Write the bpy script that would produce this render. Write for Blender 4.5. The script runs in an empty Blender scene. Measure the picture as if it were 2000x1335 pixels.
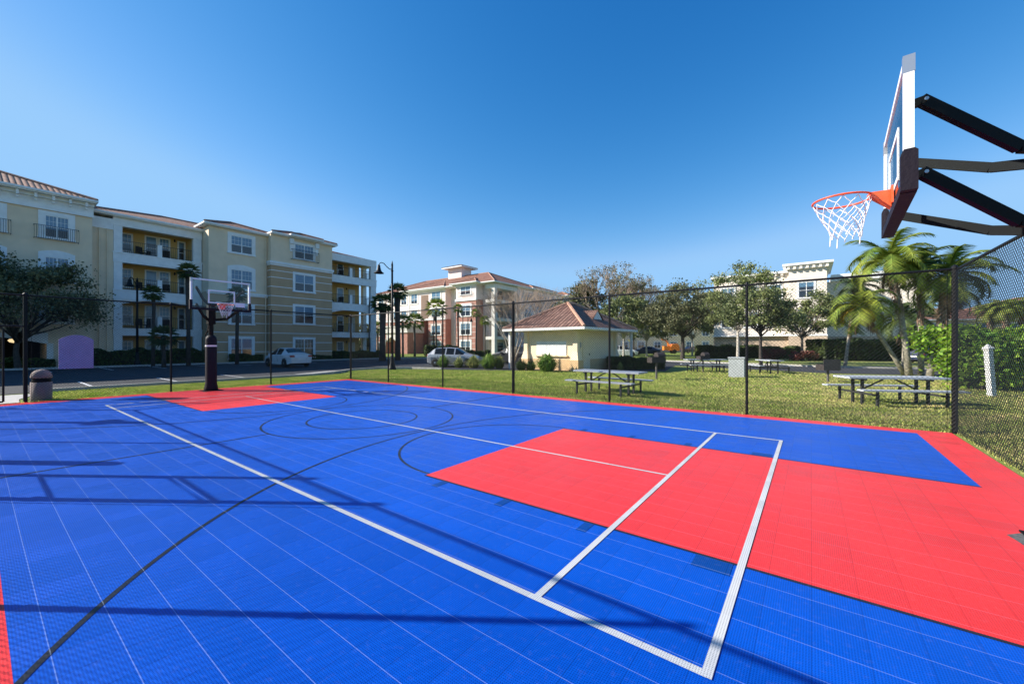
import bpy, math, random
import numpy as np
from mathutils import Vector, Matrix
random.seed(7); rng = np.random.default_rng(11)
R = math.radians
sc = bpy.context.scene
col = sc.collection
# ------------------------------------------------------------------ camera, sky, sun
CA, SA = 0.8020, 0.5973                       # world axes follow the court: +x to the near hoop, +y across it
cam_d = bpy.data.cameras.new('camera'); cam = bpy.data.objects.new('camera', cam_d); col.objects.link(cam)
cam.location = (0, 0, 1.65); cam.rotation_euler = (R(90), 0, math.atan2(SA, CA))
cam_d.sensor_width = 36; cam_d.lens = 14.13; cam_d.shift_y = 0.00325
cam_d.clip_start = 0.05; cam_d.clip_end = 3000
sc.camera = cam
SUN_EL = R(30.0); SUN_DIR = Vector((-.825*math.cos(SUN_EL), -.567*math.cos(SUN_EL), math.sin(SUN_EL)))
w = bpy.data.worlds.new('World'); sc.world = w; w.use_nodes = True
nt = w.node_tree; bg = nt.nodes['Background']
sky = nt.nodes.new('ShaderNodeTexSky'); sky.sky_type = 'NISHITA'; sky.sun_disc = False
sky.sun_elevation = SUN_EL; sky.sun_rotation = math.atan2(-.825, -.567)
sky.air_density = 1.0; sky.dust_density = 0.1; sky.ozone_density = 4.0; sky.altitude = 0
sx = nt.nodes.new('ShaderNodeSeparateColor'); cx_ = nt.nodes.new('ShaderNodeCombineColor')   # grade of the clear winter sky, channel by channel
nt.links.new(sky.outputs[0], sx.inputs[0])
for i_, (k_, g_) in enumerate(((4.6, 2.65), (1.03, 1.26), (.95, .82))):
    m1 = nt.nodes.new('ShaderNodeMath'); m1.operation = 'MULTIPLY'; m1.inputs[1].default_value = .2; nt.links.new(sx.outputs[i_], m1.inputs[0])
    m2 = nt.nodes.new('ShaderNodeMath'); m2.operation = 'POWER'; m2.inputs[1].default_value = g_; nt.links.new(m1.outputs[0], m2.inputs[0])
    m3 = nt.nodes.new('ShaderNodeMath'); m3.operation = 'MULTIPLY'; m3.inputs[1].default_value = k_/.2; nt.links.new(m2.outputs[0], m3.inputs[0])
    m4 = nt.nodes.new('ShaderNodeMath'); m4.operation = 'SMOOTH_MIN'; m4.inputs[2].default_value = .5; m4.inputs[1].default_value = (1.62, 3.05, 4.9)[i_]; nt.links.new(m3.outputs[0], m4.inputs[0]); nt.links.new(m4.outputs[0], cx_.inputs[i_])
nt.links.new(cx_.outputs[0], bg.inputs[0]); bg.inputs[1].default_value = 0.10
sd = bpy.data.lights.new('sun', 'SUN'); sd.energy = 4.7; sd.angle = R(0.53); sd.color = (1, .94, .84)
so = bpy.data.objects.new('sun', sd); col.objects.link(so)
so.rotation_euler = SUN_DIR.to_track_quat('Z', 'Y').to_euler()
sc.view_settings.view_transform = 'Standard'; sc.view_settings.look = 'None'
sc.view_settings.exposure = 1.0; sc.view_settings.gamma = 1
sc.render.engine = 'CYCLES'
sc.cycles.max_bounces = 8; sc.cycles.transparent_max_bounces = 16

# ------------------------------------------------------------------ helpers
def cw(X, Y): return (CA*X-SA*Y, SA*X+CA*Y)
def at(px, depth): return cw((px-1000)/785*depth, depth)
HEAD = math.atan2(SA, CA)                      # rotation of camera-aligned things
def mat(name, c, rough=.7, var=.0, nscale=3., bump=0., bscale=40., spec=.5, metal=0., c2=None, det=4., island=0., trans=0.):
    m = bpy.data.materials.new(name); m.use_nodes = True
    t = m.node_tree; b = t.nodes['Principled BSDF']; L = t.links.new
    b.inputs['Roughness'].default_value = rough; b.inputs['Metallic'].default_value = metal
    b.inputs['Specular IOR Level'].default_value = spec
    tc = t.nodes.new('ShaderNodeTexCoord')
    src = None
    if c2 or var:
        n = t.nodes.new('ShaderNodeTexNoise'); n.inputs['Scale'].default_value = nscale; n.inputs['Detail'].default_value = det
        L(tc.outputs['Object'], n.inputs['Vector'])
        r = t.nodes.new('ShaderNodeValToRGB'); r.color_ramp.elements[0].position = .35; r.color_ramp.elements[1].position = .65
        a = c if c2 else tuple(x*(1-var) for x in c); z = c2 if c2 else tuple(min(1, x*(1+var)) for x in c)
        r.color_ramp.elements[0].color = (*a, 1); r.color_ramp.elements[1].color = (*z, 1)
        L(n.outputs['Fac'], r.inputs[0]); src = r.outputs[0]
    if island:
        g = t.nodes.new('ShaderNodeNewGeometry'); h = t.nodes.new('ShaderNodeHueSaturation')
        mr = t.nodes.new('ShaderNodeMapRange'); mr.inputs[3].default_value = 1-island; mr.inputs[4].default_value = 1+island
        L(g.outputs['Random Per Island'], mr.inputs[0]); L(mr.outputs[0], h.inputs['Value'])
        m2 = t.nodes.new('ShaderNodeMapRange'); m2.inputs[3].default_value = .5-island*.05; m2.inputs[4].default_value = .5+island*.04
        mm = t.nodes.new('ShaderNodeMath'); mm.operation = 'MULTIPLY'; mm.inputs[1].default_value = 37.7
        fr = t.nodes.new('ShaderNodeMath'); fr.operation = 'FRACT'
        L(g.outputs['Random Per Island'], mm.inputs[0]); L(mm.outputs[0], fr.inputs[0]); L(fr.outputs[0], m2.inputs[0]); L(m2.outputs[0], h.inputs['Hue'])
        if src: L(src, h.inputs['Color'])
        else: h.inputs['Color'].default_value = (*c, 1)
        src = h.outputs[0]
    if src: L(src, b.inputs['Base Color'])
    else: b.inputs['Base Color'].default_value = (*c, 1)
    if bump:
        n = t.nodes.new('ShaderNodeTexNoise'); n.inputs['Scale'].default_value = bscale; n.inputs['Detail'].default_value = 3
        L(tc.outputs['Object'], n.inputs['Vector'])
        bp = t.nodes.new('ShaderNodeBump'); bp.inputs['Strength'].default_value = bump; bp.inputs['Distance'].default_value = .02
        L(n.outputs['Fac'], bp.inputs['Height']); L(bp.outputs[0], b.inputs['Normal'])
    if trans:
        out = t.nodes['Material Output']; tr = t.nodes.new('ShaderNodeBsdfTranslucent'); mx = t.nodes.new('ShaderNodeMixShader')
        mx.inputs[0].default_value = trans
        if src: L(src, tr.inputs[0])
        else: tr.inputs[0].default_value = (*c, 1)
        L(b.outputs[0], mx.inputs[1]); L(tr.outputs[0], mx.inputs[2]); L(mx.outputs[0], out.inputs[0])
    return m
class N:                                        # tiny node-math helper
    def __init__(s, t): s.t = t
    def v(s, x, i): 
        if isinstance(x, (int, float)): i.default_value = x
        else: s.t.links.new(x, i)
    def m(s, op, a, b=0., c=0.):
        n = s.t.nodes.new('ShaderNodeMath'); n.operation = op
        s.v(a, n.inputs[0]); s.v(b, n.inputs[1]); s.v(c, n.inputs[2]); return n.outputs[0]
    def mix(s, f, a, b):
        n = s.t.nodes.new('ShaderNodeMix'); n.data_type = 'RGBA'; s.v(f, n.inputs[0])
        for x, i in ((a, 6), (b, 7)):
            if isinstance(x, tuple): n.inputs[i].default_value = (*x, 1)
            else: s.t.links.new(x, n.inputs[i])
        return n.outputs[2]
def tag(o, label=None, cat=None, group=None, kind=None):
    if label: o['label'] = label
    if cat: o['category'] = cat
    if group: o['group'] = group
    if kind: o['kind'] = kind
    return o
def thing(name, label, cat, loc=(0, 0, 0), rz=0, group=None):
    o = bpy.data.objects.new(name, None); col.objects.link(o); o.empty_display_size = .3
    o.location = loc if len(loc) == 3 else (*loc, 0); o.rotation_euler = (0, 0, rz)
    return tag(o, label, cat, group)
def struct(name, mesh_o): mesh_o['kind'] = 'structure'; return mesh_o
class MB:
    def __init__(s, M=None): s.V = []; s.F = []; s.I = []; s.UV = []; s.M = M or Matrix.Identity(4); s.mi = 0; s.sm = []; s.smooth = False
    def add(s, vs, fs, uv=None):
        b = len(s.V)
        for v in vs: s.V.append(tuple(s.M @ Vector(v)))
        for k, f in enumerate(fs):
            s.F.append(tuple(b+i for i in f)); s.I.append(s.mi); s.sm.append(s.smooth)
            s.UV.append(uv[k] if uv else [(0, 0)]*len(f))
        return s
    def box(s, x0, x1, y0, y1, z0, z1):
        if x0 > x1: x0, x1 = x1, x0
        if y0 > y1: y0, y1 = y1, y0
        vs = [(x0, y0, z0), (x1, y0, z0), (x1, y1, z0), (x0, y1, z0), (x0, y0, z1), (x1, y0, z1), (x1, y1, z1), (x0, y1, z1)]
        return s.add(vs, [(0, 3, 2, 1), (4, 5, 6, 7), (0, 1, 5, 4), (1, 2, 6, 5), (2, 3, 7, 6), (3, 0, 4, 7)])
    def tube(s, pts, rad, n=8, cap=True):
        pts = [Vector(p) for p in pts]
        if isinstance(rad, (int, float)): rad = [rad]*len(pts)
        vs = []; fs = []; ref = None
        for i, p in enumerate(pts):
            d = (pts[min(i+1, len(pts)-1)]-pts[max(i-1, 0)]).normalized()
            if ref is None: ref = Vector((1, 0, 0)) if abs(d.x) < .8 else Vector((0, 1, 0))
            a = d.cross(ref).normalized(); ref = a.cross(d).normalized()
            for k in range(n):
                t = 2*math.pi*k/n; vs.append(p+(a*math.cos(t)+ref*math.sin(t))*rad[i])
        for i in range(len(pts)-1):
            for k in range(n): fs.append((i*n+k, i*n+(k+1) % n, (i+1)*n+(k+1) % n, (i+1)*n+k))
        if cap: fs.append(tuple(range(n-1, -1, -1))); fs.append(tuple(range((len(pts)-1)*n, len(pts)*n)))
        return s.add(vs, fs)
    def bar(s, p, q, w=.04, h=.04, up=(0, 0, 1)):
        p = Vector(p); q = Vector(q); d = (q-p).normalized(); up = Vector(up)
        if abs(d.dot(up)) > .98: up = Vector((1, 0, 0))
        a = d.cross(up).normalized()*w/2; b = a.cross(d).normalized()*h/2
        vs = [p-a-b, p+a-b, p+a+b, p-a+b, q-a-b, q+a-b, q+a+b, q-a+b]
        return s.add(vs, [(0, 1, 2, 3), (7, 6, 5, 4), (0, 4, 5, 1), (1, 5, 6, 2), (2, 6, 7, 3), (3, 7, 4, 0)])
    def lathe(s, prof, n=20, c=(0, 0)):
        vs = []; fs = []
        for r, z in prof:
            for k in range(n): t = 2*math.pi*k/n; vs.append((c[0]+r*math.cos(t), c[1]+r*math.sin(t), z))
        for i in range(len(prof)-1):
            for k in range(n): fs.append((i*n+k, i*n+(k+1) % n, (i+1)*n+(k+1) % n, (i+1)*n+k))
        fs.append(tuple(range(n-1, -1, -1))); fs.append(tuple(range((len(prof)-1)*n, len(prof)*n)))
        return s.add(vs, fs)
    def prism(s, poly, z0, z1, plane='xy'):
        def P(a, b, z): return (a, b, z) if plane == 'xy' else ((a, z, b) if plane == 'xz' else (z, a, b))
        n = len(poly); vs = [P(a, b, z0) for a, b in poly]+[P(a, b, z1) for a, b in poly]
        return s.add(vs, [tuple(range(n-1, -1, -1)), tuple(range(n, 2*n))]+[(i, (i+1) % n, n+(i+1) % n, n+i) for i in range(n)])
    def ring(s, c, r, w, z0, z1, a0=0, a1=2*math.pi, n=64):
        vs = []; fs = []
        full = abs(a1-a0-2*math.pi) < 1e-6
        for i in range(n+1):
            t = a0+(a1-a0)*i/n; cs, sn = math.cos(t), math.sin(t)
            for rr in (r-w/2, r+w/2):
                vs += [(c[0]+rr*cs, c[1]+rr*sn, z1)]
        for i in range(n): fs.append((2*i, 2*i+1, 2*i+3, 2*i+2))
        return s.add(vs, fs)
    def build(s, name, mats, parent=None, loc=None):
        me = bpy.data.meshes.new(name); me.from_pydata(s.V, [], s.F)
        if not isinstance(mats, (list, tuple)): mats = [mats]
        for m in mats: me.materials.append(m)
        if len(mats) > 1: me.polygons.foreach_set('material_index', s.I)
        if any(s.sm): me.polygons.foreach_set('use_smooth', s.sm)
        if any(u[0] != (0, 0) or u[1] != (0, 0) for u in s.UV):
            ul = me.uv_layers.new(name='UVMap'); ul.data.foreach_set('uv', [c for f in s.UV for p in f for c in p])
        o = bpy.data.objects.new(name, me); col.objects.link(o)
        if parent: o.parent = parent
        if loc: o.location = loc
        return o
def quads(name, V4, m, parent=None, loc=None, nv=4):   # numpy: V4 (n,nv,3)
    V4 = np.asarray(V4, dtype=np.float32); n = len(V4)
    me = bpy.data.meshes.new(name); me.vertices.add(n*nv); me.vertices.foreach_set('co', V4.reshape(-1))
    me.loops.add(n*nv); me.loops.foreach_set('vertex_index', np.arange(n*nv, dtype=np.int32))
    me.polygons.add(n); me.polygons.foreach_set('loop_start', np.arange(0, n*nv, nv, dtype=np.int32))
    me.polygons.foreach_set('loop_total', np.full(n, nv, dtype=np.int32))
    me.update(calc_edges=True); me.materials.append(m)
    o = bpy.data.objects.new(name, me); col.objects.link(o)
    if parent: o.parent = parent
    if loc: o.location = loc
    return o
def copy_tree(o, parent=None):
    kids = [c for c in bpy.data.objects if c.parent == o]
    c = o.copy(); col.objects.link(c)
    if parent: c.parent = parent
    for k in kids: copy_tree(k, c)
    return c

# ------------------------------------------------------------------ materials
def court_mat(name, c, spec=.17, rough=.36, seam=.21, sheen=.0):
    m = bpy.data.materials.new(name); m.use_nodes = True; t = m.node_tree; n = N(t); b = t.nodes['Principled BSDF']
    tc = t.nodes.new('ShaderNodeTexCoord'); sp = t.nodes.new('ShaderNodeSeparateXYZ'); t.links.new(tc.outputs['Object'], sp.inputs[0])
    u, v = sp.outputs[0], sp.outputs[1]
    K = 2*math.pi/.0132
    hu = n.m('SINE', n.m('MULTIPLY', u, K)); hv = n.m('SINE', n.m('MULTIPLY', v, K))
    hole = n.m('MULTIPLY', n.m('GREATER_THAN', hu, -.1), n.m('GREATER_THAN', hv, -.1))
    fu = n.m('FRACT', n.m('MULTIPLY', n.m('ADD', u, 50.), 4.)); fv = n.m('FRACT', n.m('MULTIPLY', n.m('ADD', v, 50.), 4.))
    su = n.m('LESS_THAN', n.m('MINIMUM', fu, n.m('SUBTRACT', 1., fu)), .012)
    sv = n.m('LESS_THAN', n.m('MINIMUM', fv, n.m('SUBTRACT', 1., fv)), .009)
    fl = t.nodes.new('ShaderNodeVectorMath'); fl.operation = 'FLOOR'; sca = t.nodes.new('ShaderNodeVectorMath'); sca.operation = 'SCALE'
    sca.inputs['Scale'].default_value = 4.; t.links.new(tc.outputs['Object'], sca.inputs[0]); t.links.new(sca.outputs[0], fl.inputs[0])
    wn = t.nodes.new('ShaderNodeTexWhiteNoise'); wn.noise_dimensions = '2D'; t.links.new(fl.outputs[0], wn.inputs['Vector'])
    ns = t.nodes.new('ShaderNodeTexNoise'); ns.inputs['Scale'].default_value = 1.3; ns.inputs['Detail'].default_value = 7; t.links.new(tc.outputs['Object'], ns.inputs['Vector'])
    ns2 = t.nodes.new('ShaderNodeTexNoise'); ns2.inputs['Scale'].default_value = 22; ns2.inputs['Detail'].default_value = 5; t.links.new(tc.outputs['Object'], ns2.inputs['Vector'])
    hsv = t.nodes.new('ShaderNodeHueSaturation'); hsv.inputs['Color'].default_value = (*c, 1)
    val = n.m('ADD', .78, n.m('ADD', n.m('MULTIPLY', wn.outputs['Value'], .11), n.m('MULTIPLY', ns.outputs['Fac'], .30)))
    t.links.new(val, hsv.inputs['Value'])
    dust = n.mix(n.m('MULTIPLY', n.m('SMOOTH_MIN', n.m('MAXIMUM', n.m('SUBTRACT', ns2.outputs['Fac'], .56), 0.), .3, .05), .18), hsv.outputs[0], (.5, .5, .52))
    mp = t.nodes.new('ShaderNodeMapping'); mp.inputs['Scale'].default_value = (2.2, 26, 1); mp.inputs['Rotation'].default_value = (0, 0, .7); t.links.new(tc.outputs['Object'], mp.inputs[0])
    n3 = t.nodes.new('ShaderNodeTexNoise'); n3.inputs['Scale'].default_value = 1.6; n3.inputs['Detail'].default_value = 8; n3.inputs['Roughness'].default_value = .7; t.links.new(mp.outputs[0], n3.inputs['Vector'])
    dust = n.mix(n.m('MULTIPLY', n.m('GREATER_THAN', n3.outputs['Fac'], .70), .14), dust, (.5, .55, .62))
    dk = n.mix(n.m('MULTIPLY', hole, .5), dust, tuple(x*.12 for x in c))
    dk2 = n.mix(n.m('MULTIPLY', su, .32), dk, tuple(x*.25 for x in c))
    fin = n.mix(n.m('MULTIPLY', sv, seam), dk2, (.55, .66, .88))
    t.links.new(fin, b.inputs['Base Color'])
    b.inputs['Specular IOR Level'].default_value = spec
    b.inputs['Sheen Weight'].default_value = sheen; b.inputs['Sheen Roughness'].default_value = .35; b.inputs['Sheen Tint'].default_value = (.75, .82, 1, 1)
    t.links.new(n.m('ADD', rough-.06, n.m('MULTIPLY', wn.outputs['Value'], .12)), b.inputs['Roughness'])
    hgt = n.m('ADD', n.m('MULTIPLY', n.m('MULTIPLY', hu, hv), .0003), n.m('MULTIPLY', n.m('MULTIPLY', n.m('SINE', n.m('MULTIPLY', fu, math.pi)), n.m('SINE', n.m('MULTIPLY', fv, math.pi))), .0022))
    bp = t.nodes.new('ShaderNodeBump'); bp.inputs['Strength'].default_value = .55; bp.inputs['Distance'].default_value = 1.
    t.links.new(hgt, bp.inputs['Height']); t.links.new(bp.outputs[0], b.inputs['Normal'])
    return m
M = {}
M['blue'] = court_mat('court blue', (.0005, .082, .52), sheen=.05)
M['red'] = court_mat('court red', (.84, .040, .040), seam=.12, sheen=.06)
M['line'] = court_mat('court white paint', (.60, .60, .60), seam=.1)
M['bline'] = court_mat('court black paint', (.022, .024, .035))
M['navy'] = court_mat('court navy paint', (.003, .055, .28))
M['black'] = mat('black powder coat', (.005, .005, .006), .5, spec=.25)
M['wire'] = mat('black vinyl wire', (.008, .008, .009), .5, spec=.35)
M['blackm'] = mat('black metal arm', (.006, .006, .006), .6, spec=.15)
M['pad'] = mat('dark vinyl pad', (.012, .008, .014), .6, spec=.2, bump=.2, bscale=30)
M['white'] = mat('white trim stucco', (.80, .79, .77), .8, var=.05, bump=.2)
M['alu'] = mat('white board frame', (.78, .79, .80), .4)
M['silver'] = mat('aluminium', (.45, .46, .48), .35, metal=.7)
M['rim'] = mat('orange rim', (.75, .09, .02), .45, var=.1, nscale=20)
M['cord'] = mat('net cord', (.78, .78, .80), .9)
M['glassb'] = None
M['concrete'] = mat('pale concrete', (.42, .40, .37), .9, var=.12, nscale=6, bump=.4)
M['asphalt'] = mat('asphalt', (.028, .030, .037), .9, var=.25, nscale=1.2, bump=.6, bscale=120)
M['paint'] = mat('road paint', (.6, .6, .6), .8, var=.15, nscale=8)
# ------------------------------------------------------------------ ground
def grass_mat(name):
    m = bpy.data.materials.new(name); m.use_nodes = True; t = m.node_tree; n = N(t); b = t.nodes['Principled BSDF']
    tc = t.nodes.new('ShaderNodeTexCoord')
    def noise(s, d): 
        x = t.nodes.new('ShaderNodeTexNoise'); x.inputs['Scale'].default_value = s; x.inputs['Detail'].default_value = d
        t.links.new(tc.outputs['Object'], x.inputs['Vector']); return x.outputs['Fac']
    a, c, f = noise(.35, 6), noise(2.2, 6), noise(45, 3)
    mr = t.nodes.new('ShaderNodeMapRange'); mr.inputs[1].default_value = .38; mr.inputs[2].default_value = .66
    t.links.new(n.m('ADD', n.m('MULTIPLY', a, .6), n.m('MULTIPLY', c, .4)), mr.inputs[0])
    sx_ = t.nodes.new('ShaderNodeSeparateXYZ'); t.links.new(tc.outputs['Object'], sx_.inputs[0])
    wst = n.m('MULTIPLY', n.m('ADD', sx_.outputs[0], 1.), -.05); wst = n.m('MINIMUM', n.m('MAXIMUM', wst, 0.), .75)
    base = n.mix(n.m('MULTIPLY', mr.outputs[0], n.m('SUBTRACT', 1., wst)), (.19, .26, .045), (.34, .30, .12))
    hs = t.nodes.new('ShaderNodeHueSaturation'); t.links.new(base, hs.inputs['Color'])
    t.links.new(n.m('ADD', .35, n.m('MULTIPLY', f, 1.1)), hs.inputs['Value'])
    t.links.new(hs.outputs[0], b.inputs['Base Color']); b.inputs['Roughness'].default_value = .9; b.inputs['Specular IOR Level'].default_value = .2
    bp = t.nodes.new('ShaderNodeBump'); bp.inputs['Strength'].default_value = .8; bp.inputs['Distance'].default_value = .03
    t.links.new(f, bp.inputs['Height']); t.links.new(bp.outputs[0], b.inputs['Normal'])
    return m
M['grass'] = grass_mat('lawn')
M['blade'] = mat('dormant grass blade', (.17, .22, .045), .75, c2=(.50, .42, .18), nscale=.9, det=7, island=.45, trans=.25, spec=.25)
M['bladeg'] = mat('green grass blade', (.27, .38, .055), .75, c2=(.46, .48, .13), nscale=1.1, det=7, island=.4, trans=.3, spec=.25)
def sheet(name, polys, z, m, kind='structure', flip=False):
    b = MB()
    for p in polys: b.add([(x, y, z) for x, y in p], [tuple(range(len(p)))])
    o = b.build(name, m); o['kind'] = kind; return o
sheet('ground', [[(-900, -300), (900, -300), (900, 1200), (-900, 1200)]], -.03, M['grass'])
# parking lot between the left strip of turf and the yellow building, and the drive that runs past it
lot = [(-42.6, -40), (-21.9, -40), (-21.9, 11.0), (-22.6, 12.6), (-24.4, 15.0), (-24.6, 17.0), (-22.8, 18.6), (-20.4, 19.2), (-13.5, 22.6), (-7.5, 26.4), (-9.0, 34.5), (-13.0, 46), (-24, 46), (-28.5, 39), (-41.0, 32.0), (-42.6, 30)]
sheet('asphalt_parking', [lot], -.016, M['asphalt'])
sheet('road', [[(-13.5, 36.5), (1.0, 30.6), (9, 33), (40, 41), (40, 49.5), (9.5, 40.5), (1.9, 38.3), (-13, 43.2)]], -.018, M['asphalt'])
sheet('pavement', [[(-13.0, 43.6), (1.9, 38.7), (9.6, 40.9), (40, 50), (40, 52), (9.2, 43.0), (1.7, 41.3), (-13.6, 46.4)],
                   [(-21.5, -1.6), (-18.5, -1.6), (-18.5, .82), (-19.6, .86), (-21.5, 1.4)],
                   [(-42, 32.8), (-29, 40.0), (-25, 46.6), (-26, 47.4), (-30, 41.2), (-42.6, 34.2)]], -.014, M['concrete'])
kb = MB()
def kerb(pts, wd=.16, h=.11):
    for a, c in zip(pts, pts[1:]): kb.bar((a[0], a[1], h/2-.03), (c[0], c[1], h/2-.03), wd, h+.06)
kerb([(-42.7, -40), (-42.7, 30), (-41.1, 32.1), (-28.6, 39.1), (-24.1, 46.1)])
kerb([(-21.8, -40), (-21.8, -1.8)]); kerb([(-21.8, 1.6), (-21.8, 11.0), (-22.5, 12.6), (-24.3, 15.0), (-24.5, 17.0), (-22.8, 18.7), (-20.4, 19.3)])
kerb([(-13.5, 43.3), (1.9, 38.45), (9.55, 40.65), (40, 49.7)])
o = kb.build('kerb', M['concrete']); o['kind'] = 'structure'
sheet('kerb_nose', [[(-22.9, 10.6), (-21.95, 10.6), (-21.95, 12.0), (-22.7, 12.6), (-24.0, 14.6), (-24.2, 13.2)]], .05, M['concrete'])
pl = []
for k in range(-3, 9):
    y = k*2.75+5.6
    pl.append([(-26.9, y), (-21.95, y), (-21.95, y+.1), (-26.9, y+.1)] if y < 10 else [(-42.5, y), (-37.5, y), (-37.5, y+.1), (-42.5, y+.1)])
    if y < 10: pl.append([(-42.5, y), (-37.5, y), (-37.5, y+.1), (-42.5, y+.1)])
sheet('parking_lines', pl, -.011, M['paint'])

# ------------------------------------------------------------------ court
X0, X1, Y0, Y1 = -18.2, 2.12, -.5, 11.02           # slab
BX0, BX1, BY0, BY1 = -17.6, 1.59, .12, 10.6        # blue field
KY0, KY1, KN, KF = 3.45, 7.0, -3.94, -12.25        # keys
HUB = 5.28
b = MB(); b.mi = 0
b.box(X0, X1, Y0, Y1, -.10, -.012)
xs = sorted({X0, BX0, KF, KN, BX1, X1}); ys = sorted({Y0, BY0, KY0, KY1, BY1, Y1})
for i in range(len(xs)-1):
    for j in range(len(ys)-1):
        cx, cy = (xs[i]+xs[i+1])/2, (ys[j]+ys[j+1])/2
        red = not (BX0 < cx < BX1 and BY0 < cy < BY1) or (KY0 < cy < KY1 and (cx > KN or cx < KF))
        b.mi = 0 if red else 1
        b.add([(xs[i], ys[j], 0), (xs[i+1], ys[j], 0), (xs[i+1], ys[j+1], 0), (xs[i], ys[j+1], 0)], [(0, 1, 2, 3)])
b.mi = 0
for a, c in (((X0, Y0), (X1, Y0)), ((X1, Y0), (X1, Y1)), ((X1, Y1), (X0, Y1)), ((X0, Y1), (X0, Y0))):
    b.add([(*a, -.05), (*c, -.05), (*c, 0), (*a, 0)], [(0, 1, 2, 3)])
o = b.build('court_surface', [M['red'], M['blue']]); o['kind'] = 'structure'
LW = .052
def rect(b, x0, x1, y0, y1, z): b.add([(x0, y0, z), (x1, y0, z), (x1, y1, z), (x0, y1, z)], [(0, 1, 2, 3)])
wl = MB(); WX0, WX1, WY0, WY1 = -15.55, -.42, 2.2, 8.36
rect(wl, WX0, WX1, WY0-LW/2, WY0+LW/2, .004); rect(wl, WX0, WX1, WY1-LW/2, WY1+LW/2, .004)
rect(wl, WX1-LW/2, WX1+LW/2, WY0-LW/2, WY1+LW/2, .0055); rect(wl, WX0-LW/2, WX0+LW/2, WY0-LW/2, WY1+LW/2, .0055)
rect(wl, -1.47, -1.42, WY0+LW/2, WY1-LW/2, .004); rect(wl, -14.70, -14.65, WY0+LW/2, WY1-LW/2, .004)
rect(wl, -14.65, -1.47, HUB-.02, HUB+.02, .004)
o = wl.build('white_court_lines', M['line']); o['kind'] = 'structure'
bl = MB(); Z = .0025
for r in (1.16, 1.98): bl.ring((-8.1, HUB), r, .036, 0, Z)
nv = MB()
for s, cx, kx in ((1, .02, KN), (-1, -16.2, KF)):
    bl.ring((kx, HUB), 1.775, .036, 0, Z, math.pi/2 if s > 0 else -math.pi/2, 1.5*math.pi if s > 0 else math.pi/2, 40)
    aw = math.asin(5.17/6.02); bl.ring((cx, HUB), 6.02, .038, 0, Z, math.pi-aw if s > 0 else -aw, math.pi+aw if s > 0 else aw, 90)
    e = .03
    xk0, xk1 = (KN, BX1) if s > 0 else (BX0, KF)
    rect(bl, xk0, xk1, KY0-e, KY0, Z); rect(bl, xk0, xk1, KY1, KY1+e, Z)
    for d in (2.19, 3.24, 4.19, 5.14):
        xx = (BX1-d) if s > 0 else BX0+d
        wd = .26 if d == 2.19 else .09
        rect(nv, xx-wd/2, xx+wd/2, KY0-.22, KY0-e, Z); rect(nv, xx-wd/2, xx+wd/2, KY1+e, KY1+.22, Z)
rect(bl, -8.125, -8.075, BY0, HUB-1.98, Z); rect(bl, -8.125, -8.075, HUB+1.98, BY1, Z)
o = bl.build('black_court_lines', M['bline']); o['kind'] = 'structure'
o = nv.build('navy_lane_marks', M['navy']); o['kind'] = 'structure'

# ------------------------------------------------------------------ grass blades
def blades(n, xr, yr, h=(.03, .075), wd=.011, keep=None):
    x = rng.uniform(*xr, n); y = rng.uniform(*yr, n)
    if keep is not None: k = keep(x, y); x, y = x[k], y[k]
    n = len(x); H = rng.uniform(*h, n); a = rng.uniform(0, 2*np.pi, n); ln = rng.uniform(.0, .8, n)*H; d = rng.uniform(0, 2*np.pi, n)
    W = wd*rng.uniform(.6, 1.5, n)
    z0 = np.full(n, -.03)
    P = np.stack([x-np.cos(a)*W, y-np.sin(a)*W, z0], 1); Q = np.stack([x+np.cos(a)*W, y+np.sin(a)*W, z0], 1)
    T = np.stack([x+np.cos(d)*ln, y+np.sin(d)*ln, z0+H], 1)
    return np.stack([P, Q, T], 1)
def infield(x, y):
    Yc = -SA*x+CA*y; Xc = CA*x+SA*y
    return (Yc > 3) & (np.abs(Xc) < 1.35*Yc+1)
lawn = np.concatenate([
    blades(150000, (-19, 12), (11.06, 17), keep=infield), blades(90000, (-22, 16), (17, 26), wd=.016, keep=lambda x, y: infield(x, y) & ~((x < -7) & (y > 19+(x+20)*.55)) ),
    blades(60000, (2.2, 9), (3, 11.06), keep=infield),
    ])
lawn_green = np.concatenate([
    blades(60000, (-21.7, -18.25), (-.4, 14), wd=.014, keep=lambda x, y: infield(x, y) & ~((x < -18.3) & (y < 1.3))),
    blades(30000, (-24, -18), (14, 19), wd=.018, keep=lambda x, y: infield(x, y) & (x > -23.9+np.maximum(0, y-17)*1.6)),
    ])
lawn = np.concatenate([lawn,
    blades(40000, (-16, 22), (26, 38), h=(.04, .09), wd=.022, keep=lambda x, y: infield(x, y) & (y < 30.5-np.minimum(x, 1)*.42-.5) & (x > -6.5))])
ux = lawn[:, 0, 0]; uy = lawn[:, 0, 1]; g_ = rng.random(len(lawn)) < np.clip(.30-ux/16, .22, .9)
lawn_green = np.concatenate([lawn_green, lawn[g_]]); lawn = lawn[~g_]
o = quads('dry_grass', lawn, M['blade'], nv=3); tag(o, kind='stuff')
o = quads('green_grass', lawn_green, M['bladeg'], nv=3); tag(o, kind='stuff')

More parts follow.
